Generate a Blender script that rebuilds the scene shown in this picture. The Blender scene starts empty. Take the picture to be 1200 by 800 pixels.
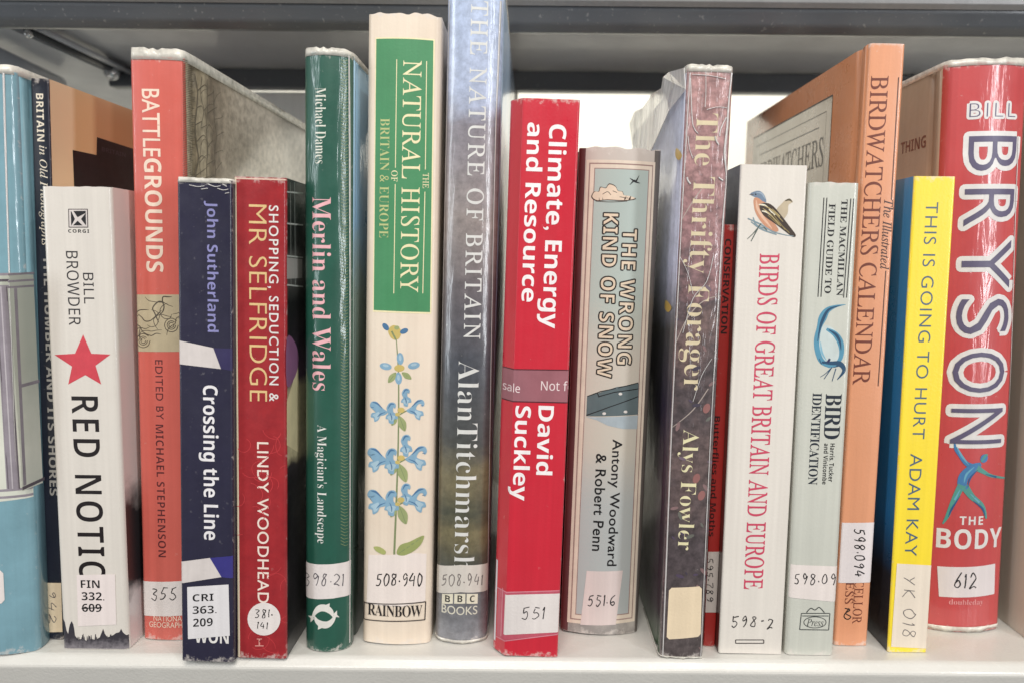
import bpy, bmesh, math, random
from mathutils import Vector, Matrix, noise as mnoise
random.seed(7)
sc = bpy.context.scene
COL = sc.collection

# ------------------------------------------------------------------ camera
PW, PH = 1200.0, 800.0            # photograph size the measurements refer to
F = 832.0                         # focal length in photo pixels
CX, CY = 622.0, 378.0             # principal point (the photo is a crop)
PITCH, ROLL = math.radians(5.0), math.radians(-0.55)
CAM_H = 0.1665                    # eye above the shelf
CAM = Vector((0.0, -0.288, CAM_H))
fwd = Vector((0, math.cos(PITCH), -math.sin(PITCH)))
rgt = Vector((1, 0, 0)); upv = rgt.cross(fwd)
cr, sr = math.cos(ROLL), math.sin(ROLL)
rgt, upv = rgt * cr - upv * sr, upv * cr + rgt * sr
cam = bpy.data.cameras.new('camera')
cam.sensor_width = 36.0; cam.lens = 36.0 * F / PW
cam.shift_x = -(CX - 600) / PW; cam.shift_y = -(400 - CY) / PW
cam.clip_start = 0.01; cam.clip_end = 50
cam.dof.use_dof = True; cam.dof.focus_distance = 0.298; cam.dof.aperture_fstop = 8.0
camo = bpy.data.objects.new('camera', cam); COL.objects.link(camo)
mw = Matrix((rgt, upv, -fwd)).transposed().to_4x4(); mw.translation = CAM
camo.matrix_world = mw
sc.camera = camo

# ------------------------------------------------------------------ light, exposure
w = bpy.data.worlds.new('World'); sc.world = w; w.use_nodes = True
w.node_tree.nodes['Background'].inputs[0].default_value = (1.0, 0.97, 0.93, 1)
w.node_tree.nodes['Background'].inputs[1].default_value = 0.15
sc.view_settings.view_transform = 'Standard'; sc.view_settings.look = 'None'
sc.view_settings.exposure = -0.03; sc.view_settings.gamma = 1.0


def area(name, loc, target, sx, sy, power, col):
    l = bpy.data.lights.new(name, 'AREA'); l.shape = 'RECTANGLE'; l.size = sx; l.size_y = sy
    l.energy = power; l.color = col
    o = bpy.data.objects.new(name, l); COL.objects.link(o); o.location = loc
    o.rotation_euler = (Vector(target) - Vector(loc)).to_track_quat('-Z', 'Y').to_euler()
    return o


area('ceiling_panel_light', (0.15, -0.95, 1.5), (0, 0, 0.1), 1.2, 0.5, 21, (1.0, 0.95, 0.87))
area('front_panel_light', (-0.12, -1.10, 0.98), (0, 0, 0.15), 0.85, 0.34, 8.5, (1.0, 0.98, 0.95))
area('side_window_light', (-1.2, -0.65, 0.4), (0, 0, 0.12), 0.16, 1.0, 6.0, (0.88, 0.95, 1.0))
area('far_window_light', (0.95, -0.95, 0.4), (0, 0, 0.12), 0.12, 1.0, 8.0, (0.94, 0.97, 1.0))
area('wall_fill_light', (0.0, 0.52, 0.75), (0.0, 0.95, 0.15), 1.6, 0.2, 5.6, (1.0, 0.98, 0.93))  # added lamp, unseen behind the upper shelf, to brighten the wall


# ------------------------------------------------------------------ colours and materials
def S(r, g, b):
    y = 0.3 * r + 0.59 * g + 0.11 * b; k = 0.14; r, g, b = r + (y - r) * k, g + (y - g) * k, b + (y - b) * k   # print ink on paper is never pure
    f = lambda c: (c / 255 / 12.92) if c <= 10 else ((c / 255 + 0.055) / 1.055) ** 2.4
    return (f(r), f(g), f(b), 1.0)


def _base(name, rough, coat, bump, wavy):
    m = bpy.data.materials.new(name); m.use_nodes = True
    nt = m.node_tree; p = nt.nodes['Principled BSDF']
    p.inputs['Roughness'].default_value = rough
    p.inputs['Coat Weight'].default_value = coat
    p.inputs['Coat Roughness'].default_value = 0.13; p.inputs['Coat IOR'].default_value = 1.6
    tc = nt.nodes.new('ShaderNodeTexCoord')
    if bump:
        n = nt.nodes.new('ShaderNodeTexNoise'); n.inputs['Scale'].default_value = 900; n.inputs['Detail'].default_value = 3
        b = nt.nodes.new('ShaderNodeBump'); b.inputs['Strength'].default_value = bump; b.inputs['Distance'].default_value = 0.0004
        nt.links.new(tc.outputs['Object'], n.inputs['Vector']); nt.links.new(n.outputs['Fac'], b.inputs['Height'])
        nt.links.new(b.outputs['Normal'], p.inputs['Normal'])
    if wavy:   # loose clear film over the paper: long vertical ripples
        mp = nt.nodes.new('ShaderNodeMapping'); mp.inputs['Scale'].default_value = (150, 30, 14)
        n = nt.nodes.new('ShaderNodeTexNoise'); n.inputs['Scale'].default_value = 1.0; n.inputs['Detail'].default_value = 4
        n.inputs['Distortion'].default_value = 0.8
        b = nt.nodes.new('ShaderNodeBump'); b.inputs['Strength'].default_value = min(1.0, wavy * 1.8); b.inputs['Distance'].default_value = 0.0022
        nt.links.new(tc.outputs['Object'], mp.inputs['Vector']); nt.links.new(mp.outputs['Vector'], n.inputs['Vector'])
        nt.links.new(n.outputs['Fac'], b.inputs['Height']); nt.links.new(b.outputs['Normal'], p.inputs['Coat Normal'])
    sm = nt.nodes.new('ShaderNodeTexNoise'); sm.inputs['Scale'].default_value = 34; sm.inputs['Detail'].default_value = 7; sm.inputs['Roughness'].default_value = 0.7
    mr = nt.nodes.new('ShaderNodeMapRange'); mr.inputs['From Min'].default_value = 0.3; mr.inputs['From Max'].default_value = 0.7
    mr.inputs['To Min'].default_value = max(0.05, rough - 0.14); mr.inputs['To Max'].default_value = rough + 0.14
    nt.links.new(tc.outputs['Object'], sm.inputs['Vector']); nt.links.new(sm.outputs['Fac'], mr.inputs['Value']); nt.links.new(mr.outputs['Result'], p.inputs['Roughness'])
    return m, nt, p, tc


def mat(name, col, rough=0.5, coat=0.0, var=0.10, scale=60, bump=0.15, wavy=0.0, col2=None, speck=0.0, streak=0.06):
    """paper, card or paint: base colour with soft uneven print and fine scuffs"""
    m, nt, p, tc = _base(name, rough, coat, bump, wavy)
    n = nt.nodes.new('ShaderNodeTexNoise'); n.inputs['Scale'].default_value = scale; n.inputs['Detail'].default_value = 6
    n.inputs['Roughness'].default_value = 0.65
    r = nt.nodes.new('ShaderNodeValToRGB'); r.color_ramp.elements[0].position = 0.3; r.color_ramp.elements[1].position = 0.7
    d = [c * (1 - var) for c in col[:3]] + [1]
    r.color_ramp.elements[0].color = col2 or d; r.color_ramp.elements[1].color = col
    nt.links.new(tc.outputs['Object'], n.inputs['Vector']); nt.links.new(n.outputs['Fac'], r.inputs['Fac'])
    out = r.outputs['Color']
    mp = nt.nodes.new('ShaderNodeMapping'); mp.inputs['Scale'].default_value = (420, 420, 9)      # faint handling streaks up and down the card
    ns = nt.nodes.new('ShaderNodeTexNoise'); ns.inputs['Scale'].default_value = 1; ns.inputs['Detail'].default_value = 5
    rs = nt.nodes.new('ShaderNodeMapRange'); rs.inputs['From Min'].default_value = 0.3; rs.inputs['From Max'].default_value = 0.7
    rs.inputs['To Min'].default_value = 1 - streak; rs.inputs['To Max'].default_value = 1 + streak * 0.6
    hs = nt.nodes.new('ShaderNodeHueSaturation')
    nt.links.new(tc.outputs['Object'], mp.inputs['Vector']); nt.links.new(mp.outputs['Vector'], ns.inputs['Vector']); nt.links.new(ns.outputs['Fac'], rs.inputs['Value'])
    nt.links.new(rs.outputs['Result'], hs.inputs['Value']); nt.links.new(out, hs.inputs['Color']); out = hs.outputs['Color']
    if speck:
        n2 = nt.nodes.new('ShaderNodeTexNoise'); n2.inputs['Scale'].default_value = 420; n2.inputs['Detail'].default_value = 2
        r2 = nt.nodes.new('ShaderNodeValToRGB'); r2.color_ramp.elements[0].position = 0.66; r2.color_ramp.elements[1].position = 0.74
        mx = nt.nodes.new('ShaderNodeMix'); mx.data_type = 'RGBA'
        mul = nt.nodes.new('ShaderNodeMath'); mul.operation = 'MULTIPLY'; mul.inputs[1].default_value = speck
        nt.links.new(tc.outputs['Object'], n2.inputs['Vector']); nt.links.new(n2.outputs['Fac'], r2.inputs['Fac'])
        nt.links.new(r2.outputs['Color'], mul.inputs[0]); nt.links.new(mul.outputs[0], mx.inputs['Factor'])
        nt.links.new(out, mx.inputs['A']); mx.inputs['B'].default_value = (0.75, 0.72, 0.7, 1)
        out = mx.outputs['Result']
    nt.links.new(out, p.inputs['Base Color'])
    return m


def art(name, stops, axis, lo, hi, nscale=40, namt=0.2, rough=0.5, coat=0.0, wavy=0.0, stretch=(1, 1, 1), bump=0.1, grain=0.0):
    """printed picture: colour bands along one axis, their borders broken by noise"""
    m, nt, p, tc = _base(name, rough, coat, bump, wavy)
    sep = nt.nodes.new('ShaderNodeSeparateXYZ'); nt.links.new(tc.outputs['Object'], sep.inputs[0])
    mr = nt.nodes.new('ShaderNodeMapRange'); mr.clamp = False
    mr.inputs['From Min'].default_value = lo; mr.inputs['From Max'].default_value = hi
    nt.links.new(sep.outputs[axis], mr.inputs['Value'])
    mp = nt.nodes.new('ShaderNodeMapping'); mp.inputs['Scale'].default_value = stretch
    n = nt.nodes.new('ShaderNodeTexNoise'); n.inputs['Scale'].default_value = nscale; n.inputs['Detail'].default_value = 8
    n.inputs['Roughness'].default_value = 0.62
    nt.links.new(tc.outputs['Object'], mp.inputs['Vector']); nt.links.new(mp.outputs['Vector'], n.inputs['Vector'])
    s = nt.nodes.new('ShaderNodeMath'); s.operation = 'SUBTRACT'; s.inputs[1].default_value = 0.5
    k = nt.nodes.new('ShaderNodeMath'); k.operation = 'MULTIPLY'; k.inputs[1].default_value = namt * 2
    a = nt.nodes.new('ShaderNodeMath'); a.operation = 'ADD'
    nt.links.new(n.outputs['Fac'], s.inputs[0]); nt.links.new(s.outputs[0], k.inputs[0])
    nt.links.new(k.outputs[0], a.inputs[0]); nt.links.new(mr.outputs['Result'], a.inputs[1])
    r = nt.nodes.new('ShaderNodeValToRGB'); e = r.color_ramp.elements
    while len(e) < len(stops): e.new(0.5)
    for i, (q, c) in enumerate(sorted(stops, key=lambda t: t[0])): e[i].position = q; e[i].color = c
    nt.links.new(a.outputs[0], r.inputs['Fac'])
    out = r.outputs['Color']
    if grain:
        n2 = nt.nodes.new('ShaderNodeTexNoise'); n2.inputs['Scale'].default_value = 260; n2.inputs['Detail'].default_value = 5
        n2.inputs['Roughness'].default_value = 0.7
        r2 = nt.nodes.new('ShaderNodeValToRGB'); r2.color_ramp.elements[0].position = 0.35; r2.color_ramp.elements[1].position = 0.65
        r2.color_ramp.elements[0].color = (1 - grain, 1 - grain, 1 - grain, 1); r2.color_ramp.elements[1].color = (1, 1, 1, 1)
        mx = nt.nodes.new('ShaderNodeMix'); mx.data_type = 'RGBA'; mx.blend_type = 'MULTIPLY'; mx.inputs['Factor'].default_value = 1
        nt.links.new(tc.outputs['Object'], n2.inputs['Vector']); nt.links.new(n2.outputs['Fac'], r2.inputs['Fac'])
        nt.links.new(out, mx.inputs['A']); nt.links.new(r2.outputs['Color'], mx.inputs['B'])
        out = mx.outputs['Result']
    nt.links.new(out, p.inputs['Base Color'])
    return m


def pages_mat():
    m, nt, p, tc = _base('page_edges', 0.8, 0, 0, 0)
    mp = nt.nodes.new('ShaderNodeMapping'); mp.inputs['Scale'].default_value = (2600, 12, 12)
    n = nt.nodes.new('ShaderNodeTexNoise'); n.inputs['Scale'].default_value = 1; n.inputs['Detail'].default_value = 3
    r = nt.nodes.new('ShaderNodeValToRGB')
    r.color_ramp.elements[0].position = 0.3; r.color_ramp.elements[0].color = S(170, 160, 140)
    r.color_ramp.elements[1].position = 0.65; r.color_ramp.elements[1].color = S(226, 218, 200)
    nt.links.new(tc.outputs['Object'], mp.inputs['Vector']); nt.links.new(mp.outputs['Vector'], n.inputs['Vector'])
    nt.links.new(n.outputs['Fac'], r.inputs['Fac']); nt.links.new(r.outputs['Color'], p.inputs['Base Color'])
    return m


def flap_mat():
    m = film_mat(); m.name = 'slack_film'; nt = m.node_tree
    n = [x for x in nt.nodes if x.type == 'TEX_NOISE'][0]; tc = [x for x in nt.nodes if x.type == 'TEX_COORD'][0]; mr = [x for x in nt.nodes if x.type == 'MAP_RANGE'][0]
    mp = nt.nodes.new('ShaderNodeMapping'); mp.inputs['Scale'].default_value = (300, 160, 10); n.inputs['Scale'].default_value = 1
    nt.links.new(tc.outputs['Object'], mp.inputs['Vector']); nt.links.new(mp.outputs['Vector'], n.inputs['Vector'])
    mr.inputs['To Min'].default_value = 0.35; mr.inputs['To Max'].default_value = 0.85
    nt.nodes['Principled BSDF'].inputs['Base Color'].default_value = S(240, 238, 234)
    return m


def film_mat():
    m = bpy.data.materials.new('clear_film'); m.use_nodes = True
    nt = m.node_tree; p = nt.nodes['Principled BSDF']; out = nt.nodes['Material Output']
    p.inputs['Base Color'].default_value = S(225, 220, 208); p.inputs['Roughness'].default_value = 0.2
    t = nt.nodes.new('ShaderNodeBsdfTransparent'); mx = nt.nodes.new('ShaderNodeMixShader')
    n = nt.nodes.new('ShaderNodeTexNoise'); n.inputs['Scale'].default_value = 260
    tc = nt.nodes.new('ShaderNodeTexCoord')
    mr = nt.nodes.new('ShaderNodeMapRange'); mr.inputs['To Min'].default_value = 0.45; mr.inputs['To Max'].default_value = 0.95
    mr.inputs['From Min'].default_value = 0.3; mr.inputs['From Max'].default_value = 0.7
    nt.links.new(tc.outputs['Object'], n.inputs['Vector']); nt.links.new(n.outputs['Fac'], mr.inputs['Value'])
    nt.links.new(mr.outputs['Result'], mx.inputs[0]); nt.links.new(t.outputs[0], mx.inputs[1]); nt.links.new(p.outputs[0], mx.inputs[2])
    nt.links.new(mx.outputs[0], out.inputs['Surface'])
    return m


_inks = {}
def ink(r, g, b, rough=0.45, coat=0.0, var=0.16):
    k = (r, g, b, rough, coat)
    if k not in _inks: _inks[k] = mat('ink', S(r, g, b), rough, coat, var, 120, 0.0)
    return _inks[k]


PAGES = pages_mat(); FILM = film_mat()
FG = mat('film_highlight', S(206, 202, 200), .16, .9, .1, 200, 0, .5)  # pale colour stands in for highlights on film folds and creases
STICKER = mat('sticker_paper', S(222, 212, 208), 0.7, 0, 0.06, 80, 0.25)
STICKER_OLD = mat('aged_sticker_paper', S(228, 205, 170), 0.7, 0, 0.10, 60, 0.25)
BLACK = ink(22, 20, 24); PEN = ink(40, 36, 40, 0.6); PENCIL = ink(105, 98, 98, 0.6)


# ------------------------------------------------------------------ pixel rays
def ray(x, y):
    return (fwd + rgt * ((x - CX) / F) + upv * ((CY - y) / F))


def on_plane(x, y, p0, n):
    d = ray(x, y); t = (p0 - CAM).dot(n) / d.dot(n)
    return CAM + d * t


def link(name, bm, mats, parent=None, smooth=False):
    me = bpy.data.meshes.new(name); bm.to_mesh(me); bm.free()
    for m in (mats if isinstance(mats, (list, tuple)) else [mats]): me.materials.append(m)
    o = bpy.data.objects.new(name, me); COL.objects.link(o)
    if parent: o.parent = parent
    return o


def box(bm, x0, x1, y0, y1, z0, z1):
    v = [bm.verts.new((x, y, z)) for z in (z0, z1) for y in (y0, y1) for x in (x0, x1)]
    for f in ((0, 2, 3, 1), (4, 5, 7, 6), (0, 1, 5, 4), (2, 6, 7, 3), (0, 4, 6, 2), (1, 3, 7, 5)):
        bm.faces.new([v[i] for i in f])


# ------------------------------------------------------------------ the steel bookcase and the wall behind
def extrude_profile(name, prof, x0, x1, m, parent, smooth=True, nseg=1):
    bm = bmesh.new(); rows = []
    for k in range(nseg + 1):
        x = x0 + (x1 - x0) * k / nseg
        rows.append([bm.verts.new((x, y, z)) for y, z in prof])
    n = len(prof)
    for a, b in zip(rows, rows[1:]):
        for i in range(n):
            f = bm.faces.new((a[i], a[(i + 1) % n], b[(i + 1) % n], b[i])); f.smooth = False
    bm.faces.new(rows[0][::-1]); bm.faces.new(rows[-1])
    bmesh.ops.recalc_face_normals(bm, faces=bm.faces)
    o = link(name, bm, m, parent)
    bv = o.modifiers.new('bevel', 'BEVEL'); bv.width = 0.0012; bv.segments = 3; bv.limit_method = 'ANGLE'
    return o


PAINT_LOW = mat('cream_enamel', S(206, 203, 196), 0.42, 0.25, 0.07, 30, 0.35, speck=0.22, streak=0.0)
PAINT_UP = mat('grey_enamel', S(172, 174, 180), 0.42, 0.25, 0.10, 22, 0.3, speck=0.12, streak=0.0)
PAINT_RAIL_SHADE = mat('shaded_grey_enamel', S(84, 88, 94), 0.42, 0.25, 0.12, 22, 0.3, speck=0.15, streak=0.0)  # grey shelf paint darkened: shade under the lip put into the colour
case = bpy.data.objects.new('steel_bookcase', None); COL.objects.link(case)
case['label'] = 'painted steel bookcase with a cream shelf holding the books and a grey shelf above'
case['category'] = 'bookcase'
extrude_profile('shelf_board', [(0.0, -0.03), (-0.006, -0.0035), (-0.0025, 0), (0.24, 0), (0.24, -0.03), (0.237, -0.03), (0.237, -0.004), (0.0, -0.004), (-0.003, -0.007), (0.003, -0.03)], -0.6, 0.6, PAINT_LOW, case)
UZ = CAM_H + 0.134
extrude_profile('upper_shelf_board', [(0.0785, UZ + 0.001), (0.0785, UZ + 0.024), (0.26, UZ + 0.024), (0.26, UZ), (0.095, UZ), (0.095, UZ + 0.001)], -0.6, 0.6, PAINT_UP, case)
extrude_profile('lip_return', [(0.080, UZ - 0.008), (0.080, UZ + 0.0008), (0.0945, UZ + 0.0008), (0.0945, UZ - 0.0165), (0.089, UZ - 0.0172), (0.084, UZ - 0.0145)], -0.6, 0.6, PAINT_RAIL_SHADE, case)
extrude_profile('front_lip', [(0.0792, UZ - 0.0075), (0.0765, UZ - 0.0055), (0.0760, UZ - 0.002), (0.0783, UZ + 0.0005), (0.0792, UZ + 0.0005)], -0.6, 0.6, mat('mid_grey_enamel', S(132, 132, 134), 0.4, 0.2, 0.06), case)  # front lip in one even mid grey
extrude_profile('rear_rail', [(0.226, UZ - 0.0145), (0.226, UZ - 0.001), (0.236, UZ - 0.001), (0.236, UZ - 0.0145)], -0.30, 0.6, PAINT_RAIL_SHADE, case)
bm = bmesh.new(); box(bm, -0.62, -0.302, 0.10, 0.52, UZ - 0.004, UZ - 0.0005)
link('end_plate', bm, PAINT_UP, case)
# folded seam with two rivets on the underside, and the end bracket
pu = Vector((0, 0, UZ - 0.0055)); nz = Vector((0, 0, 1))
def rod(name, a, b, r, m, flat=0.5):
    bm = bmesh.new(); d = (b - a).normalized(); s = d.cross(nz).normalized(); ra = []
    for q in (a, b):
        ra.append([bm.verts.new(q + s * (math.cos(t) * r) + nz * (math.sin(t) * r * flat)) for t in [i * math.tau / 12 for i in range(12)]])
    for i in range(12):
        f = bm.faces.new((ra[0][i], ra[0][(i + 1) % 12], ra[1][(i + 1) % 12], ra[1][i])); f.smooth = True
    bm.faces.new(ra[0]); bm.faces.new(ra[1][::-1]); bmesh.ops.recalc_face_normals(bm, faces=bm.faces)
    return link(name, bm, m, case)
pa, pb_ = on_plane(33, 36, pu, nz), on_plane(150, 91, pu, nz)
rod('seam', pa, pb_, 0.0030, mat('black_rubber', S(44, 46, 50), .5))
rod('seam', pa + Vector((0.007, 0, 0.001)), pb_ + Vector((0.007, 0, 0.001)), 0.0028, PAINT_UP)
CHROME = mat('rivet_metal', S(215, 215, 215), 0.25, 0, 0.05)
CHROME.node_tree.nodes['Principled BSDF'].inputs['Metallic'].default_value = 0.8
for px_, py_, rr in ((33, 36, 0.0024), (131, 82, 0.0052)):
    q = on_plane(px_, py_, pu, nz); bm = bmesh.new()
    bmesh.ops.create_uvsphere(bm, u_segments=16, v_segments=10, radius=rr, matrix=Matrix.Translation(q - Vector((0, 0, 0.002))))
    for f in bm.faces: f.smooth = True
    link('rivet', bm, CHROME, case)
qa, qb = on_plane(-30, 58, pu - Vector((0, 0, 0.01)), nz), on_plane(70, 103, pu - Vector((0, 0, 0.01)), nz)
rod('bracket', qa, qb, 0.005, PAINT_UP, 1.6)
bm = bmesh.new(); box(bm, -0.018, -0.011, 0.238, 0.246, -0.03, UZ + 0.02)
link('upright', bm, mat('white_enamel', S(228, 226, 220), 0.4, 0.2, 0.05), case)

WALL = mat('cream_plaster', S(248, 244, 228), 0.85, 0, 0.03, 8, 0.3)
bm = bmesh.new(); box(bm, -1.6, 1.6, 0.95, 0.98, -0.4, 1.2)
wl = link('wall', bm, WALL); wl['kind'] = 'structure'


def worn(m0, W, H, amt):
    """the same card with its corners and edges rubbed pale"""
    m = m0.copy(); nt = m.node_tree; p = nt.nodes['Principled BSDF']; L = nt.links
    src = p.inputs['Base Color'].links[0].from_socket
    def M(op, a, b=None, c=None):
        n = nt.nodes.new('ShaderNodeMath'); n.operation = op
        for i, x in enumerate((a, b, c)):
            if x is None: continue
            if isinstance(x, (int, float)): n.inputs[i].default_value = x
            else: L.new(x, n.inputs[i])
        return n.outputs[0]
    tc = nt.nodes.new('ShaderNodeTexCoord'); sep = nt.nodes.new('ShaderNodeSeparateXYZ'); L.new(tc.outputs['Object'], sep.inputs[0])
    X, Z = sep.outputs[0], sep.outputs[2]
    e1 = M('SUBTRACT', 1.0, M('DIVIDE', Z, 0.004)); e2 = M('SUBTRACT', 1.0, M('DIVIDE', M('SUBTRACT', H, Z), 0.004))
    e3 = M('SUBTRACT', 0.45, M('DIVIDE', M('SUBTRACT', W / 2, M('ABSOLUTE', X)), 0.0016))
    e = M('MAXIMUM', M('MAXIMUM', M('MAXIMUM', e1, e2), e3), 0.0)
    n = nt.nodes.new('ShaderNodeTexNoise'); n.inputs['Scale'].default_value = 330; n.inputs['Detail'].default_value = 6; n.inputs['Roughness'].default_value = 0.7
    L.new(tc.outputs['Object'], n.inputs['Vector'])
    v = M('ADD', n.outputs['Fac'], M('MULTIPLY', e, 0.24))
    mr = nt.nodes.new('ShaderNodeMapRange'); mr.inputs['From Min'].default_value = 0.66; mr.inputs['From Max'].default_value = 0.80
    mr.inputs['To Max'].default_value = amt; L.new(v, mr.inputs['Value'])
    mx = nt.nodes.new('ShaderNodeMix'); mx.data_type = 'RGBA'; L.new(mr.outputs['Result'], mx.inputs['Factor']); L.new(src, mx.inputs['A'])
    mx.inputs['B'].default_value = S(214, 204, 196); L.new(mx.outputs['Result'], p.inputs['Base Color'])
    return m


# ------------------------------------------------------------------ books
GROUP = 'library books standing in a row on the shelf'
class Book:
    def __init__(s, name, label, BL, BR, TL, TR, depth, spine, left, right, bulge=0.0, rc=0.0012, t=0.0004, hard=False,
                 chamfer=None, wear=0.0, gap=0.0004, category='book', inset=None, edge=0.55):
        mb = ((BL[0] + BR[0]) / 2, (BL[1] + BR[1]) / 2); mt = ((TL[0] + TR[0]) / 2, (TL[1] + TR[1]) / 2)
        p0 = on_plane(*mb, Vector((0, 0, 0)), Vector((0, 0, 1)))
        n = Vector((0, -1, 0))
        C = [on_plane(*q, p0, n) for q in (BL, BR, TL, TR)]
        top = on_plane(*mt, p0, n)
        s.V = (top - p0).normalized(); s.N = Vector((0, 1, 0)); s.U = s.N.cross(s.V)
        s.W = ((C[1] - C[0]).dot(s.U) + (C[3] - C[2]).dot(s.U)) / 2 - gap
        s.H = (top - p0).length
        s.p0 = p0 + Vector((0, 0, abs(s.U.z) * s.W / 2 + 0.0002))
        s.n = n; s.bulge, s.rc, s.chamfer, s.t = bulge, rc, chamfer, t
        s.mpp = s.W / math.hypot(BR[0] - BL[0], BR[1] - BL[1])
        s.name = name; s.depth = depth
        r = bpy.data.objects.new(name, None); COL.objects.link(r)
        M = Matrix((s.U, s.N, s.V)).transposed().to_4x4(); M.translation = s.p0
        r.matrix_world = M; r.empty_display_size = 0.02
        r['label'] = label; r['category'] = category; r['group'] = GROUP
        s.root = r; s.M = M; s.Mi = M.inverted()
        print('BOOK %-28s y=%.1fmm  W=%.1f H=%.1f lean=%.2f' % (name, p0.y * 1000, s.W * 1000, s.H * 1000, math.degrees(math.atan2(s.V.x, s.V.z))))
        W, H = s.W, s.H
        # spine shell
        us = sorted(set([-W / 2 + W * i / 28 for i in range(29)] + [sg * (W / 2 - rc * (1 - math.cos(a * math.pi / 12))) for sg in (-1, 1) for a in range(0, 7)] + ([-W / 2 + chamfer[0]] if chamfer else [])))
        bm = bmesh.new()
        k = (W / 2 - t) / (W / 2)
        jit = lambda u, e: wear * mnoise.noise(Vector((u * 260, e * 9.1, W * 99)))
        def strip(pts, flip=False, sm=True):
            a = [bm.verts.new(p[0]) for p in pts]; b = [bm.verts.new(p[1]) for p in pts]
            for i in range(len(pts) - 1):
                f = bm.faces.new((a[i], a[i + 1], b[i + 1], b[i]) if not flip else (b[i], b[i + 1], a[i + 1], a[i])); f.smooth = sm
        o_ = lambda u, v: Vector((u, s.s(u), v)); i_ = lambda u, v: Vector((u * k, s.s(u) + t, v))
        zb = lambda u: 0.0; zt = lambda u: H + jit(u, 1)
        strip([(o_(u, zb(u)), o_(u, zt(u))) for u in us])
        strip([(i_(u, zb(u)), i_(u, zt(u))) for u in us], True)
        strip([(o_(u, zt(u)), i_(u, zt(u))) for u in us], False, False)
        strip([(o_(u, zb(u)), i_(u, zb(u))) for u in us], True, False)
        for u, fl in ((us[0], True), (us[-1], False)):
            q = [o_(u, 0), i_(u, 0), i_(u, zt(u)), o_(u, zt(u))]
            bm.faces.new([bm.verts.new(x) for x in (q[::-1] if fl else q)])
        link('spine', bm, worn(spine, W, H, edge), r)
        # boards
        ed = s.s(W / 2)
        for nm, sg, m in (('back_cover', -1, left), ('front_cover', 1, right)):
            y0 = s.s(sg * W / 2); bm = bmesh.new()
            ws = [y0 + 0.00005, y0 + 0.003, y0 + 0.005, y0 + 0.006, y0 + 0.007, y0 + 0.008, y0 + 0.009, y0 + 0.011, depth * 0.5, depth - 0.001, depth]
            outp = []
            for wv in ws:
                g = 0.0011 * math.exp(-((wv - y0 - 0.007) / 0.0018) ** 2) if hard else 0.0
                outp.append((sg * (W / 2 - g), wv))
            prof = outp + [(sg * (W / 2 - max(t, 0.0004) - (0.0012 if hard else 0)), wv) for wv in (depth, y0 + 0.00005)]
            rows = [[bm.verts.new((u, wv, z)) for u, wv in prof] for z in (0.0, H)]
            nn = len(prof)
            for i in range(nn):
                f = bm.faces.new((rows[0][i], rows[0][(i + 1) % nn], rows[1][(i + 1) % nn], rows[1][i])); f.smooth = i < len(ws) - 1 and hard
            bm.faces.new(rows[0][::-1]); bm.faces.new(rows[1]); bmesh.ops.recalc_face_normals(bm, faces=bm.faces)
            link(nm, bm, m, r)
        ins = inset if inset is not None else (0.003 if hard else 0.0006)
        tt = max(t, 0.0004) + (0.0013 if hard else 0.0001)
        bm = bmesh.new(); box(bm, -W / 2 + tt, W / 2 - tt, max(ed, s.s(-W / 2), bulge + t) + 0.0015, depth - ins - 0.0006, ins, H - ins)
        link('page_block', bm, PAGES, r)

    def s(s, u):
        W = s.W; a = min(1.0, abs(u) / (W / 2)); y = s.bulge * a * a; e = W / 2 - abs(u)
        if e < s.rc: y += s.rc - math.sqrt(max(0.0, s.rc ** 2 - (s.rc - max(e, 0)) ** 2))
        if s.chamfer and u < -W / 2 + s.chamfer[0]: y += s.chamfer[1] * (-W / 2 + s.chamfer[0] - u) / s.chamfer[0]
        return y

    def spx(s, x, y):
        q = s.Mi @ on_plane(x, y, s.p0, s.n)
        for _ in range(3):          # follow the curved spine
            d = (s.M.to_3x3() @ Vector((0, 1, 0))); pp = s.p0 + d * s.s(max(-s.W / 2, min(s.W / 2, q.x)))
            q = s.Mi @ on_plane(x, y, pp, s.n)
        return q.x, q.z

    def cpx(s, side, x, y):
        n = s.U; q = s.Mi @ on_plane(x, y, s.p0 + s.U * (side * s.W / 2), n)
        return q.y, q.z

    def film(s, top=0.0025, bottom=0.0, wob=0.0008, back=0.03, ou=0.0003):
        """clear library jacket: the folded lip that stands proud of the cover"""
        W = s.W; path = [(-W / 2 - ou, s.s(-W / 2) + back * q) for q in (1, 0.7, 0.45, 0.2, 0.05)]
        path += [(-W / 2 + W * i / 40, s.s(-W / 2 + W * i / 40) - 0.0003) for i in range(41)]
        path += [(W / 2 + ou, s.s(W / 2) + back * q) for q in (0.05, 0.2, 0.45, 0.7, 1)]
        def lip(z0, z1, seed):
            a = []; b = []
            for i, (u, y) in enumerate(path):
                jz = wob * mnoise.noise(Vector((i * 0.21, seed, W * 50))); jy = 0.0006 * mnoise.noise(Vector((i * 0.25, seed + 5, W * 70)))
                a.append(bm.verts.new((u, y, z0))); b.append(bm.verts.new((u * 0.995, y + abs(jy) + 0.0002, z1 + jz)))
            for i in range(len(path) - 1):
                f = bm.faces.new((a[i], a[i + 1], b[i + 1], b[i])); f.smooth = True
        for on, nm, z0, z1, sd_ in ((top, 'plastic_jacket', s.H - 0.0012, s.H + top, 1.7), (bottom, 'jacket_hem', bottom, 0.00015, 4.2)):
            if not on: continue
            bm = bmesh.new(); lip(z0, z1, sd_)
            o = link(nm, bm, FILM, s.root)
            sd = o.modifiers.new('thickness', 'SOLIDIFY'); sd.thickness = 0.00025


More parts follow.
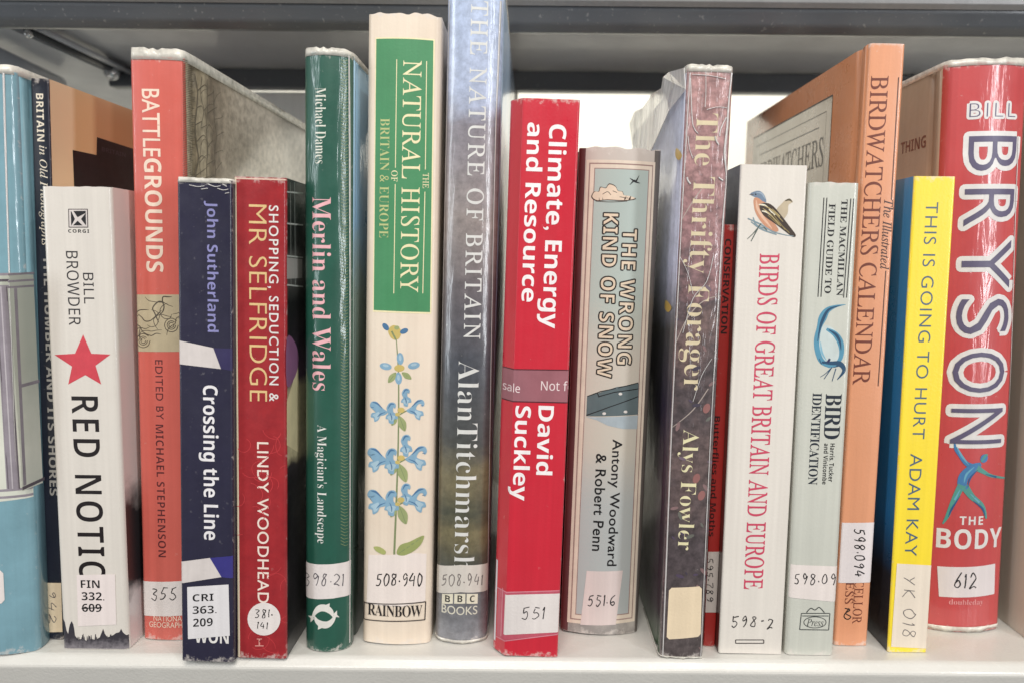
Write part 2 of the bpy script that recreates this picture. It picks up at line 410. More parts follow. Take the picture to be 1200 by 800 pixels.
# --- lettering: glyph outlines -> flat meshes
def mb_(st, U, L, D):
    out = ''
    for c in st:
        if 'A' <= c <= 'Z': out += chr(U + ord(c) - 65)
        elif 'a' <= c <= 'z': out += '\u210e' if (L == 0x1d44e and c == 'h') else chr(L + ord(c) - 97)
        elif c.isdigit() and D: out += chr(D + ord(c) - 48)
        else: out += c
    return out
STY = {'gill': None, 'serif': (0x1d400, 0x1d41a, 0x1d7ce), 'italic': (0x1d434, 0x1d44e, None), 'bital': (0x1d468, 0x1d482, None), 'roman': (0x1d434, 0x1d44e, None),
       'bold': (0x1d5d4, 0x1d5ee, 0x1d7ec), 'sans': (0x1d5a0, 0x1d5ba, 0x1d7e2)}
def glyphs(st, style, off=0.0, space=1.0):
    c = bpy.data.curves.new('t', 'FONT'); c.body = mb_(st, *STY[style]) if STY[style] else st
    c.offset = off; c.space_character = space; c.resolution_u = 4
    o = bpy.data.objects.new('t', c); COL.objects.link(o)
    me = bpy.data.meshes.new_from_object(o)
    sh = 0.285 if style == 'roman' else 0.0
    v = [(a.co.x - sh * a.co.y, a.co.y) for a in me.vertices]; f = [tuple(p.vertices) for p in me.polygons]
    bpy.data.objects.remove(o); bpy.data.curves.remove(c); bpy.data.meshes.remove(me)
    return v, f


def catmull(p, n=6, closed=False):
    if len(p) < 3: return list(p)
    out = []; N = len(p); rng = range(N) if closed else range(N - 1)
    g = (lambda i: p[i % N]) if closed else (lambda i: p[max(0, min(N - 1, i))])
    for i in rng:
        a, b, c, d = g(i - 1), g(i), g(i + 1), g(i + 2)
        for k in range(n):
            t = k / n
            out.append(tuple(0.5 * (2 * b[j] + (c[j] - a[j]) * t + (2 * a[j] - 5 * b[j] + 4 * c[j] - d[j]) * t * t + (3 * b[j] - a[j] - 3 * c[j] + d[j]) * t ** 3) for j in range(len(b))))
    if not closed: out.append(tuple(p[-1]))
    return out


DIG = {'0': [[(.5, 1), (.12, .75), (.1, .3), (.45, 0), (.85, .25), (.85, .75), (.5, 1), (.4, .95)]],
       '1': [[(.35, .8), (.55, 1), (.5, .5), (.45, 0)]],
       '2': [[(.1, .75), (.4, 1), (.8, .8), (.6, .45), (.1, .02), (.5, .08), (.95, .05)]],
       '3': [[(.1, .9), (.5, 1), (.8, .8), (.4, .55), (.85, .35), (.6, .03), (.1, .1)]],
       '4': [[(.5, 1), (.1, .4), (.9, .42)], [(.75, .75), (.65, 0)]],
       '5': [[(.3, .95), (.2, .55), (.6, .6), (.8, .3), (.5, .02), (.1, .1)], [(.3, .95), (.9, 1)]],
       '6': [[(.8, 1), (.3, .65), (.12, .25), (.45, 0), (.8, .25), (.5, .48), (.18, .28)]],
       '7': [[(.1, .95), (.85, 1), (.5, .5), (.4, 0)]],
       '8': [[(.75, .9), (.4, 1), (.25, .75), (.7, .4), (.65, .05), (.25, .05), (.3, .4), (.75, .75), (.75, .9)]],
       '9': [[(.8, .75), (.5, 1), (.2, .75), (.45, .5), (.8, .75), (.75, .3), (.55, 0)]],
       '.': [[(.3, .34), (.5, .32), (.62, .26)]], 'Y': [[(.1, 1), (.45, .5)], [(.9, 1), (.45, .5), (.3, 0)]],
       'K': [[(.2, 1), (.2, 0)], [(.85, 1), (.2, .5), (.9, 0)]], ' ': [], '-': [[(.2, .5), (.8, .5)]]}


class Art:
    """print or paper lying on one face of a book, gathered into one part"""
    def __init__(s, B, name, parent=None, side=0, base=0.06, label=None):
        s.B, s.side, s.name, s.parent, s.label = B, side, name, parent or B.root, label
        s.base = base * 1e-3; s.k = 0; s.polys = []; s.mats = []
    def P(s, x, y):
        return s.B.spx(x, y) if not s.side else s.B.cpx(s.side, x, y)
    def _add(s, pts, m, dl=0.0):
        if m not in s.mats: s.mats.append(m)
        s.k += 1
        s.polys.append((pts, s.mats.index(m), s.base + dl + s.k * 1.2e-6))
    def poly(s, px, m, smooth=0, raw=False):
        p = list(px) if raw else [s.P(*q) for q in px]
        if smooth: p = catmull(p, smooth, True)
        s._add([p], m); return s
    def ellipse(s, cx, cy, rx, ry, m, rot=0, n=28):
        c, q = math.cos(rot), math.sin(rot)
        return s.poly([(cx + rx * math.cos(t) * c - ry * math.sin(t) * q, cy + rx * math.cos(t) * q + ry * math.sin(t) * c) for t in [i * math.tau / n for i in range(n)]], m)
    def strip(s, p, wd, m):
        """ribbon in face coordinates; p: (a,b) metres, wd: metres per point"""
        L, R = [], []; N = len(p)
        for i in range(N):
            a, b = p[max(0, i - 1)], p[min(N - 1, i + 1)]
            d = Vector((b[0] - a[0], b[1] - a[1])); d = d.normalized() if d.length > 1e-9 else Vector((1, 0))
            n = Vector((-d.y, d.x)) * (wd[i] / 2); L.append((p[i][0] + n.x, p[i][1] + n.y)); R.append((p[i][0] - n.x, p[i][1] - n.y))
        s._add([[L[i], L[i + 1], R[i + 1], R[i]] for i in range(N - 1)], m)
    def line(s, px, wd, m, smooth=5):
        w_ = list(wd) if isinstance(wd, (list, tuple)) else [wd] * len(px)
        q = [s.P(*a) + (b * s.B.mpp,) for a, b in zip(px, w_)]
        q = catmull(q, smooth) if smooth else q
        s.strip([(a[0], a[1]) for a in q], [max(a[2], 2e-5) for a in q], m); return s
    def ridge(s, px, wd, m, smooth=5):
        """a raised crease of the clear film"""
        w_ = list(wd) if isinstance(wd, (list, tuple)) else [wd] * len(px)
        q = [s.P(*a) + (b * s.B.mpp,) for a, b in zip(px, w_)]; q = catmull(q, smooth); N = len(q)
        if m not in s.mats: s.mats.append(m)
        s.k += 1; A = []
        for i in range(N):
            a, b = q[max(0, i - 1)], q[min(N - 1, i + 1)]; d = Vector((b[0] - a[0], b[1] - a[1])).normalized(); n = Vector((-d.y, d.x)) * max(q[i][2], 2e-5) / 2
            c = Vector(q[i][:2]); h = max(q[i][2], 2e-5)
            A.append([(c.x + n.x * k, c.y + n.y * k, s.base + s.k * 1.2e-6 + h * z) for k, z in ((1, 0), (.6, .32), (0, .45), (-.6, .32), (-1, 0))])
        s.ridges = getattr(s, 'ridges', []); s.ridges.append((A, s.mats.index(m))); return s
    def text(s, st, x0, x1, y0, y1, m, style='gill', off=0.0, space=1.0, vert=True, outline=None, om=None, slant=0.0, fill=True):
        """st fitted to the photo box; vert: reads downwards"""
        v, f = glyphs(st, style, off, space)
        ax = min(a for a, b in v); bx = max(a for a, b in v); ay = min(b for a, b in v); by = max(b for a, b in v)
        xm, ym = (x0 + x1) / 2, (y0 + y1) / 2
        l, r_, t_, b_ = s.P(x0, ym), s.P(x1, ym), s.P(xm, y0), s.P(xm, y1)
        if vert: T = lambda a, b: (l[0] + (b - ay) / (by - ay) * (r_[0] - l[0]), t_[1] + (a - ax) / (bx - ax) * (b_[1] - t_[1]))
        else: T = lambda a, b: (l[0] + (a - ax) / (bx - ax) * (r_[0] - l[0]), b_[1] + (b - ay) / (by - ay) * (t_[1] - b_[1]) + slant * s.B.mpp * ((a - ax) / (bx - ax) - .5))
        q = [T(a, b) for a, b in v]
        if outline:
            cnt = {}
            for g in f:
                for i in range(len(g)):
                    e = tuple(sorted((g[i], g[(i + 1) % len(g)]))); cnt[e] = cnt.get(e, 0) + 1
            hw = outline * s.B.mpp / 2
            for i, (e, c) in enumerate(cnt.items()):
                if c != 1: continue
                a, b = Vector(q[e[0]]), Vector(q[e[1]]); d = b - a
                if d.length < 1e-9: continue
                d.normalize(); n = Vector((-d.y, d.x)) * hw; a2, b2 = a, b
                if om not in s.mats: s.mats.append(om)
                s.polys.append(([[tuple(a2 + n), tuple(b2 + n), tuple(b2 - n), tuple(a2 - n)]], s.mats.index(om), s.base + (i % 23) * 7e-7))
                s.polys.append(([[(a.x + hw * math.cos(t), a.y + hw * math.sin(t)) for t in [j * math.tau / 10 for j in range(10)]]], s.mats.index(om), s.base + (23 + i % 19) * 7e-7))
            s.k += 30
        if fill: s._add([[q[i] for i in g] for g in f], m, 2e-6)
        return s
    def hand(s, st, x0, x1, y0, y1, m=None, wd=1.2, vert=False, rnd=0.08):
        """numbers written by hand"""
        m = m or PEN; n = len(st); wts = [0.45 if c in '. 1' else 1.0 for c in st]; tot = sum(wts); cur = 0.0
        for c, wt in zip(st, wts):
            for stroke in DIG[c]:
                pts = []
                for a, b in stroke:
                    a = (cur + wt * (0.08 + a * 0.78)) / tot + random.uniform(-rnd, rnd) / n; b = b + random.uniform(-rnd, rnd)
                    a += (b - .5) * 0.12 / n
                    pts.append((x0 + a * (x1 - x0), y1 - b * (y1 - y0)) if not vert else (x0 + b * (x1 - x0), y0 + a * (y1 - y0)))
                s.line(pts, [wd * random.uniform(.75, 1.2) for _ in pts], m)
            cur += wt
        return s
    def build(s):
        bm = bmesh.new(); B = s.B
        for plist, mi, lf in s.polys:
            for pts in plist:
                try:
                    f = bm.faces.new([bm.verts.new((a, b, lf)) for a, b in pts]); f.material_index = mi
                except ValueError: pass
        for A, mi in getattr(s, 'ridges', []):
            V = [[bm.verts.new(x) for x in row] for row in A]
            for r0, r1 in zip(V, V[1:]):
                for i in range(4): f = bm.faces.new((r0[i], r0[i + 1], r1[i + 1], r1[i])); f.material_index = mi
        bmesh.ops.triangulate(bm, faces=[f for f in bm.faces if len(f.verts) > 4])
        def cut(co, no, **k): bmesh.ops.bisect_plane(bm, geom=bm.verts[:] + bm.edges[:] + bm.faces[:], dist=1e-8, plane_co=co, plane_no=no, **k)
        if not s.side:
            e = B.W / 2 - 0.00015
            cut((e, 0, 0), (1, 0, 0), clear_outer=True); cut((-e, 0, 0), (1, 0, 0), clear_inner=True)
            cut((0, B.H - 0.0002, 0), (0, 1, 0), clear_outer=True); cut((0, 0.0002, 0), (0, 1, 0), clear_inner=True)
            cs = [-e + 2 * e * i / 18 for i in range(1, 18)] if B.bulge > 0.0001 else []
            cs += [sg * (e + .00015 - B.rc * q) for sg in (-1, 1) for q in (0.08, 0.25, 0.55, 1.0)]
            if B.chamfer: cs.append(-B.W / 2 + B.chamfer[0])
            for c in cs: cut((c, 0, 0), (1, 0, 0))
            for v in bm.verts:
                u, q, lf = v.co; v.co = (u, B.s(u) - lf, q)
        else:
            cut((B.depth - 0.0003, 0, 0), (1, 0, 0), clear_outer=True); cut((0.0, B.H - 0.0002, 0), (0, 1, 0), clear_outer=True)
            cut((0, 0.0002, 0), (0, 1, 0), clear_inner=True)
            for v in bm.verts:
                y, q, lf = v.co; v.co = (s.side * (B.W / 2 + lf), y, q)
        for f in bm.faces: f.smooth = not s.side
        o = link(s.name, bm, s.mats or [BLACK], s.parent)
        if s.label: o['label'] = s.label
        return o


def label_(B, quad, writing=None, m=None, base=0.16, rounded=0, hole=None):
    """paper shelfmark sticker and what is written on it"""
    a = Art(B, 'shelfmark_label', base=base)
    if rounded:
        q = []
        for i in range(4):
            p, c, n = quad[i - 1], quad[i], quad[(i + 1) % 4]
            for o_ in (p, n):
                d = math.hypot(o_[0] - c[0], o_[1] - c[1]); q.append((c[0] + (o_[0] - c[0]) / d * rounded, c[1] + (o_[1] - c[1]) / d * rounded))
        quad = q
    a.poly(quad, m or STICKER); o = a.build()
    if writing:
        b = Art(B, 'shelfmark', parent=o, base=base + 0.05); writing(b); b.build()
    return o


# ================================================================== the row, left to right
# 1 pale blue hardback
sp = mat('sky_blue_jacket', S(124, 172, 188), 0.42, 0.8, 0.30, 28, 0.1, 0.25)
b1 = Book('hardback_book', 'pale blue hardback with a window picture on its spine, at the left edge', (-52, 772), (38, 763), (-86, 80), (9, 83), 0.19,
          sp, sp, sp, bulge=0.004, rc=0.002, hard=True)
b1.film(0.002)
GRN = art('window_picture', [(0, S(196, 200, 186)), (0.5, S(214, 214, 200)), (1, S(182, 186, 172))], 2, 0.05, 0.12, 60, 0.3, 0.45, 0.4)
MAU = mat('column_print', S(150, 140, 150), 0.45, 0.4, 0.25, 120); MAUD = ink(96, 86, 96)
a = Art(b1, 'window_illustration')
a.poly([(-80, 322), (60, 320), (80, 578), (-60, 586)], GRN)
for yy in (322, 329, 336, 570, 578): a.line([(-70, yy), (60, yy - 1)], 3, MAU if yy != 329 else MAUD, 0)
a.poly([(-6, 336), (9, 336), (24, 572), (8, 574)], MAU); a.line([(-5, 336), (10, 572)], 1.0, MAUD, 0); a.line([(8, 336), (23, 572)], 1.0, MAUD, 0)
a.line([(1, 336), (15, 572)], 1.2, ink(186, 178, 184), 0); a.build()
a = Art(b1, 'window_illustration', side=1)
a.poly([(10, 322), (39, 322), (50, 565), (26, 575)], GRN)
for yy in (322, 330, 337): a.line([(9, yy), (40, yy - 2)], 2.5, MAU, 0)
a.line([(18, 338), (29, 568)], 5, MAU, 0); a.line([(24, 452), (46, 446)], 4, MAU, 0); a.line([(26, 572), (52, 560)], 4, MAUD, 0)
a.build()
label_(b1, [(-30, 666), (4, 667), (6, 706), (-28, 708)], rounded=4)

# 2 thin dark book with the tan cover
sp = mat('blue_black_card', S(32, 34, 50), 0.4, 0.3, 0.25, 60)
tan = art('tan_cover', [(0.0, S(224, 192, 150)), (0.10, S(228, 196, 152)), (0.12, S(206, 164, 112)), (0.3, S(214, 172, 120)), (0.33, S(196, 152, 100)), (1, S(176, 134, 86))], 1, 0.0, 0.14, 14, 0.05, 0.4, 0.35, stretch=(1, 1, .2))
b2 = Book('thin_book', 'thin blue-black book with a tan cover and black block, squeezed beside the pale blue hardback', (54, 749), (75, 749), (35, 93), (57, 93), 0.17, sp, sp, tan, rc=0.0008)
WHT = ink(228, 224, 220); CRM = ink(236, 222, 200)
a = Art(b2, 'title'); a.text('BRITAIN', 43, 51.5, 110, 166, CRM, 'bold', space=1.1)
a.text('in Old Photographs', 45, 57, 171, 288, CRM, 'italic'); a.text('THE HUMBER AND ITS SHORES', 54.5, 64, 300, 580, ink(168, 164, 158), 'bold'); a.build()
label_(b2, [(55, 682), (72, 682), (74, 739), (56.5, 740)], lambda q: q.hand('942', 58, 66, 690, 732, PENCIL, 1.0, True), STICKER_OLD)
a = Art(b2, 'cover_block', side=1)
DK = ink(20, 19, 22)
a.poly([(85, 176), (113, 182), (113.5, 161), (160, 176), (170, 300), (90, 300)], DK); a.build()
a = Art(b2, 'cover_lettering', side=1, base=0.1); a.text('BRITAIN', 119, 147, 176, 181, ink(62, 60, 66), 'bold', vert=False); a.build()

# 3 white paperback with the red star
sp = mat('white_card', S(216, 208, 198), 0.42, 0.3, 0.05, 40, speck=0.05)
rc3 = art('white_cover_dark_crowd', [(0.0, S(214, 202, 198)), (0.10, S(208, 196, 194)), (0.13, S(40, 36, 40)), (0.3, S(46, 42, 44)), (0.36, S(210, 198, 192)), (1, S(220, 208, 200))], 2, 0.0, 0.198, 60, 0.06, 0.42, 0.3)
b3 = Book('star_paperback', 'white paperback with a red star above a bold black title', (72, 763), (152, 758), (48, 219), (129, 220), 0.13, sp, sp, rc3, rc=0.0018, wear=0.0003)
a = Art(b3, 'publisher_logo')
a.poly([(80, 245), (103, 245), (103.5, 267), (80.5, 267)], ink(70, 60, 62)); a.poly([(81, 246), (102, 246), (102.5, 266), (81.5, 266)], ink(214, 203, 198))
a.poly([(83, 247.5), (100.5, 247.5), (101, 264.5), (83.5, 264.5)], BLACK)
a.poly([(83.5, 247.5), (86, 247.5), (91, 255), (100.5, 250), (95, 257), (100.8, 264.5), (97, 264.5), (91, 259), (85.5, 264.5), (84, 264.5), (88, 257)], ink(214, 203, 198))
a.text('CORGI', 80, 104.5, 269, 273, BLACK, 'bold', vert=False, space=1.25); a.build()
a = Art(b3, 'author'); a.text('BROWDER', 79, 93, 294.5, 381, ink(48, 44, 48), 'sans', space=1.05); a.text('BILL', 98, 110, 320, 356, ink(48, 44, 48), 'sans', space=1.05); a.build()
a = Art(b3, 'star_emblem'); a.poly([(97.5, 392), (107, 414), (129.5, 415), (112, 428), (118.7, 450), (100, 439), (80, 450), (84.5, 429), (64, 415.5), (88, 414)], mat('red_ink', S(222, 62, 76), 0.45, 0.2, 0.15, 200)); a.build()
a = Art(b3, 'title'); a.text('RED NOTICE', 88.5, 120, 464, 697, ink(30, 22, 24), 'bold', off=-0.012, space=1.12); a.build()
a = Art(b3, 'skyline_print'); SK = art('skyline_ink', [(0.0, S(120, 114, 120)), (0.3, S(54, 50, 58)), (0.7, S(48, 46, 56)), (1, S(70, 70, 92))], 2, 0, 0.016, 500, 0.35)
a.poly([(66, 770), (67, 738), (69, 727), (71, 722), (72.2, 709), (73.6, 722), (76, 728), (78, 738), (80, 742), (81, 735), (82, 731), (84, 727), (86, 731), (87, 736), (88, 744), (92, 749), (97, 747), (101, 750), (108, 748), (112, 749), (117, 746), (119, 741), (121, 736), (123, 742), (126, 746), (132, 744), (136, 741), (140, 740), (142, 736), (144, 740), (150, 742), (156, 741), (157, 770)], SK)
for _ in range(30):
    xx = random.uniform(90, 150); a.line([(xx, 752), (xx + random.uniform(-.5, .5), 746 - random.uniform(0, 4))], [2.0, .5], SK, 0)
a.build()
def wr(q):
    q.text('FIN', 95, 117, 679, 688, BLACK, 'bold', vert=False, off=-.006); q.text('332.', 96, 122.5, 693, 702.5, BLACK, 'bold', vert=False, off=-.006)
    q.text('609', 96.5, 119, 706.5, 716, BLACK, 'bold', vert=False, off=-.006); q.line([(96, 712), (120, 711)], 1.3, BLACK, 0)
label_(b3, [(90, 673), (135, 672), (136.5, 731), (91.5, 733)], wr, mat('sticker_pale', S(226, 212, 208), 0.6, 0, 0.05))

# 4 tall coral hardback in clear jacket
sp = mat('coral_jacket', S(222, 94, 80), 0.42, 0.6, 0.12, 30, 0.1, 0.13)
cov4 = art('sepia_battle_print', [(0.0, S(172, 158, 130)), (0.07, S(140, 126, 100)), (0.12, S(176, 162, 134)), (0.17, S(116, 102, 84)), (0.24, S(166, 152, 132)), (0.5, S(204, 194, 178)), (1, S(220, 212, 200))], 1, 0.0, 0.16, 70, 0.10, 0.4, 0.3, stretch=(1, 1, .3), grain=0.45)
b4 = Book('tall_hardback_book', 'tall coral red hardback with cream capitals and a sepia picture on its cover', (165, 750), (227, 750), (150, 67), (213, 68), 0.165, sp, sp, cov4, bulge=0.0012, rc=0.0016, hard=True)
b4.film(0.0032, 0.0, 0.0012, 0.16)
CR4 = ink(240, 212, 190)
a = Art(b4, 'title'); a.text('BATTLE', 167, 187.5, 104.5, 184, CR4, 'gill', off=.006); a.text('GROUNDS', 170, 190.5, 186, 319, CR4, 'bold', space=.98); a.build()
a = Art(b4, 'engraving')
TANP = mat('engraving_paper', S(196, 178, 142), 0.45, 0.5, 0.18, 90, 0.1, .2)
a.poly([(150, 345), (222, 345), (224, 411), (152, 411)], TANP)
LN = ink(84, 74, 60)
for _ in range(16):
    x, y = random.uniform(158, 214), random.uniform(350, 405); pts = [(x, y)]; an = random.uniform(0, 6.3)
    for _k in range(6):
        an += random.uniform(-1.1, 1.1); x += 6 * math.cos(an); y += 6 * math.sin(an); pts.append((min(220, max(154, x)), min(408, max(348, y))))
    a.line(pts, [.5] + [random.uniform(.7, 1.5)] * 5 + [.4], LN)
for cx, cy in ((168, 399), (201, 381)):
    for r_ in (3, 5, 8): a.line([(cx + r_ * math.cos(t), cy + r_ * math.sin(t)) for t in [i * .8 for i in range(8)]], .9, LN)
a.build()
a = Art(b4, 'tree_engraving', side=1); TK = ink(92, 80, 62)
for k_ in range(70):
    y = 70 + k_ * 2.1; a.line([(214, y), (219, y + 1.5), (226 + random.uniform(-3, 3), y + 3)], .7, TK, 0)
for x0_, w_ in ((230, 2.0), (236, 1.2), (241, 1.6), (252, .9)):
    pts = [(x0_ + random.uniform(-2.5, 2.5), 76 + (x0_ - 212) * .6 + q * 20) for q in range(8)]; a.line(pts, [w_ * random.uniform(.5, 1.4) for _ in pts], TK)
    for q in range(1, 7): bx_, by_ = pts[q]; a.line([(bx_, by_), (bx_ + random.uniform(3, 9), by_ - random.uniform(2, 9)), (bx_ + random.uniform(6, 16), by_ - random.uniform(-3, 12))], [w_ * .7, w_ * .5, .3], TK)
a.build()
a = Art(b4, 'author'); DK4 = ink(96, 34, 38)
a.text('EDITED BY', 182.5, 191, 421.5, 491, DK4, 'gill', space=1.1); a.text('MICHAEL STEPHENSON', 184, 193, 497, 652, DK4, 'bold', off=-.014, space=1.05); a.build()
label_(b4, [(163.5, 678), (226, 677), (227, 717), (164.5, 718)], lambda q: q.hand('355', 176, 209, 688, 702, PEN, 1.2))
a = Art(b4, 'publisher_logo'); a.text('NATIONAL', 180, 217, 721, 727.5, CR4, 'gill', vert=False); a.text('GEOGRAPHIC', 175, 222, 728.5, 735, CR4, 'gill', vert=False); a.build()

# 5 navy paperback
sp = mat('navy_jacket', S(42, 40, 66), 0.4, 0.3, 0.28, 40, 0.1, 0.07, speck=0.06)
b5 = Book('navy_paperback', 'navy paperback with white slanted patches and a square white sticker', (212, 776), (274, 775), (206.5, 212), (272, 212), 0.13, sp, sp, sp, rc=0.0012)
b5.film(0.0006, 0.0, 0.0004, 0.01)
a = Art(b5, 'author'); a.text('John Sutherland', 239.5, 256, 236, 389, ink(140, 138, 196), 'bold', off=-.006); a.build()
a = Art(b5, 'title'); a.text('Crossing the Line', 233, 256.5, 451, 632, ink(234, 230, 232), 'bold'); a.build()
PAT = ink(214, 204, 200); BLU = ink(56, 52, 136)
a = Art(b5, 'patch_print')
a.poly([(250, 407.5), (276, 408), (276, 434), (259, 432)], ink(52, 46, 92)); a.poly([(205, 397), (250, 407.5), (259, 432), (205, 425)], PAT); a.build()
a = Art(b5, 'patch_print')
a.poly([(246, 653), (278, 649), (278, 676), (259.5, 675.5)], BLU); a.poly([(206, 657), (246, 653), (259.5, 675.5), (206, 682.5)], PAT); a.build()
def wr(q):
    q.text('CRI', 226, 250.5, 695, 703.5, BLACK, 'bold', vert=False, off=-.008, slant=2); q.text('363.', 226, 254, 709, 718, BLACK, 'bold', vert=False, off=-.008, slant=2); q.text('209', 226.5, 249.5, 723.5, 733, BLACK, 'bold', vert=False, off=-.008, slant=2)
label_(b5, [(219.5, 687), (268, 684), (269.5, 744), (220.5, 748)], wr, mat('sticker_cool', S(216, 212, 214), 0.6, 0, 0.05))
a = Art(b5, 'publisher_logo'); a.text('WON', 228, 268, 738, 753, WHT, 'bold', vert=False); a.build()

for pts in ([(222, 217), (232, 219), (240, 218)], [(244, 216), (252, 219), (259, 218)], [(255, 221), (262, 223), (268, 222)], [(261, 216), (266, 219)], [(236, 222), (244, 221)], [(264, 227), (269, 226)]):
    Art(b5, 'film_crease_glint', base=.2).ridge(pts, .9, FG).build()  # film glints put in as small pale ridges

# 6 red paperback
sp = mat('red_card', S(174, 34, 40), 0.42, 0.3, 0.12, 160, col2=S(152, 26, 34))
cov6 = art('photo_collage_cover', [(0, S(30, 26, 30)), (0.36, S(26, 24, 28)), (0.40, S(50, 44, 48)), (0.42, S(210, 196, 150)), (0.56, S(214, 200, 156)), (0.58, S(90, 60, 90)), (0.68, S(40, 34, 40)), (0.75, S(24, 24, 26)), (0.82, S(110, 108, 104)), (0.86, S(30, 30, 30)), (1, S(40, 40, 38))], 2, 0, 0.199, 60, 0.03, 0.4, 0.4, grain=.3)
b6 = Book('red_paperback', 'red paperback with cream edge and a round white sticker near its foot', (277, 771), (336, 772), (273, 208), (336, 210), 0.13, sp, sp, cov6, rc=0.0014)
a = Art(b6, 'pale_edge'); a.poly([(270, 205), (277, 205), (281.5, 775), (274, 775)], ink(232, 214, 184)); a.line([(272, 209.5), (340, 211.5)], 1.6, ink(226, 190, 170), 0); a.build()
a = Art(b6, 'cover_photo_print', side=1); DR = ink(232, 216, 166)
a.poly([(336, 470), (349, 428), (351, 470), (350, 530), (336, 521)], DR); a.poly([(336, 396), (345, 400), (350, 420), (346, 440), (336, 452)], ink(150, 96, 140), 3)
for y in (225, 262, 300, 334): a.line([(336, y), (355, y + 2)], 1.8, ink(186, 190, 182), 0)
for x in (340, 345): a.line([(x, 214), (x + 1, 334)], 1.2, ink(160, 166, 158), 0)
a.poly([(336, 302), (354, 304), (354, 326), (336, 327)], ink(170, 166, 160)); a.build()
a = Art(b6, 'swirl_print'); SWL = ink(206, 52, 58)
for _ in range(26):
    x, y = random.uniform(282, 332), random.uniform(500, 765); an = random.uniform(0, 6.3); pts = []
    for _k in range(7): pts.append((x, y)); an += random.uniform(.15, .7); x += 5 * math.cos(an); y += 5 * math.sin(an)
    a.line(pts, .8, SWL)
a.build()
GOLD = ink(226, 188, 124)
a = Art(b6, 'title'); a.text('MR SELFRIDGE', 292, 313, 240, 470, GOLD, 'gill', off=-.010, space=1.04); a.build()
a = Art(b6, 'subtitle'); a.text('SHOPPING, SEDUCTION &', 313.5, 326.5, 241, 470, WHT, 'gill', off=.008, space=1.22); a.build()
a = Art(b6, 'author'); a.text('LINDY WOODHEAD', 301.5, 315, 517.5, 706, ink(240, 220, 206), 'gill', off=.008, space=1.08); a.build()
a = Art(b6, 'shelfmark_label', base=.16)
a.ellipse(309.5, 724.5, 19.3, 19.3, STICKER); o = a.build()
q = Art(b6, 'shelfmark', parent=o, base=.21); q.hand('381.', 298, 321, 713, 723, PEN, 1.1); q.hand('141', 301, 315, 728, 736, PEN, 1.0); q.build()
a = Art(b6, 'publisher_logo'); a.line([(304, 748), (304, 756)], 1.6, ink(226, 150, 140), 0); a.line([(299, 756), (309, 756)], 1.2, ink(226, 150, 140), 0); a.line([(301, 748), (307, 748)], 1.0, ink(226, 150, 140), 0); a.build()

# 7 dark green hardback
sp = mat('green_jacket', S(30, 92, 74), 0.4, 0.7, 0.25, 50, 0.1, 0.28)
cov7 = art('green_cover_blue_reflection', [(0, S(40, 76, 66)), (0.35, S(92, 120, 108)), (0.6, S(120, 140, 130)), (0.72, S(120, 160, 190)), (1, S(160, 200, 226))], 2, 0, 0.25, 30, .12, .35, .6, .25)  # pale blue upper part is a reflection put into the cover colour
b7 = Book('green_hardback', 'dark green hardback with a pink title and two white dolphins on its spine', (352, 764), (410, 764), (353.5, 62), (409, 62), 0.165, sp, sp, cov7, bulge=0.004, rc=0.002, hard=True)
b7.film(0.0016, 0.0, 0.0012, 0.05)
a = Art(b7, 'author'); a.text('Michael Dames', 369.5, 382, 103, 192, ink(222, 222, 208), 'serif', off=-.012); a.build()
a = Art(b7, 'title'); a.text('Merlin and Wales', 366, 388, 231, 457.5, ink(240, 176, 182), 'serif', off=-.006); a.build()
a = Art(b7, 'subtitle'); a.text("A Magician's Landscape", 369, 383, 497.5, 636, ink(228, 226, 220), 'serif', off=-.012); a.build()
a = Art(b7, 'border_sheen'); OLV = ink(120, 138, 92)  # olive zigzags imitate a textured sheen beside the joint
for k_ in range(150):
    y = 70 + k_ * 3.8; a.line([(399.5, y), (403 + (k_ % 3), y + 2.2), (408, y + .6)], .8, OLV, 0)
a.build()
label_(b7, [(349, 655), (363, 659), (380, 660.5), (398, 659), (416, 654), (416, 694), (398, 699), (380, 701), (363, 700), (349, 696)], lambda q: q.hand('398.21', 355, 405, 671, 685, ink(90, 86, 92, .6), 1.2))
a = Art(b7, 'dolphin_emblem'); DW = ink(226, 222, 214)
for sg in (1, -1):
    T = lambda pts: [(379.5 + sg * x, 721.5 + sg * y) for x, y in pts]
    a.line(T([(-13.5, 1.5), (-10, -5), (-4.5, -9.5), (2, -9.5), (8, -5.5), (11, 0.5)]), [2.4, 5.5, 8.6, 9, 6.5, 1.2], DW)
    a.poly(T([(-12.5, -0.5), (-18.5, -1), (-15.5, 2), (-15.5, 7), (-11.5, 3)]), DW); a.poly(T([(1, -13), (7, -15.5), (6.5, -10)]), DW)
a.build()
a = Art(b7, 'board_edge'); a.poly([(346, 757), (365, 761), (395, 761), (414, 755), (414, 775), (346, 775)], ink(226, 222, 210)); a.build()

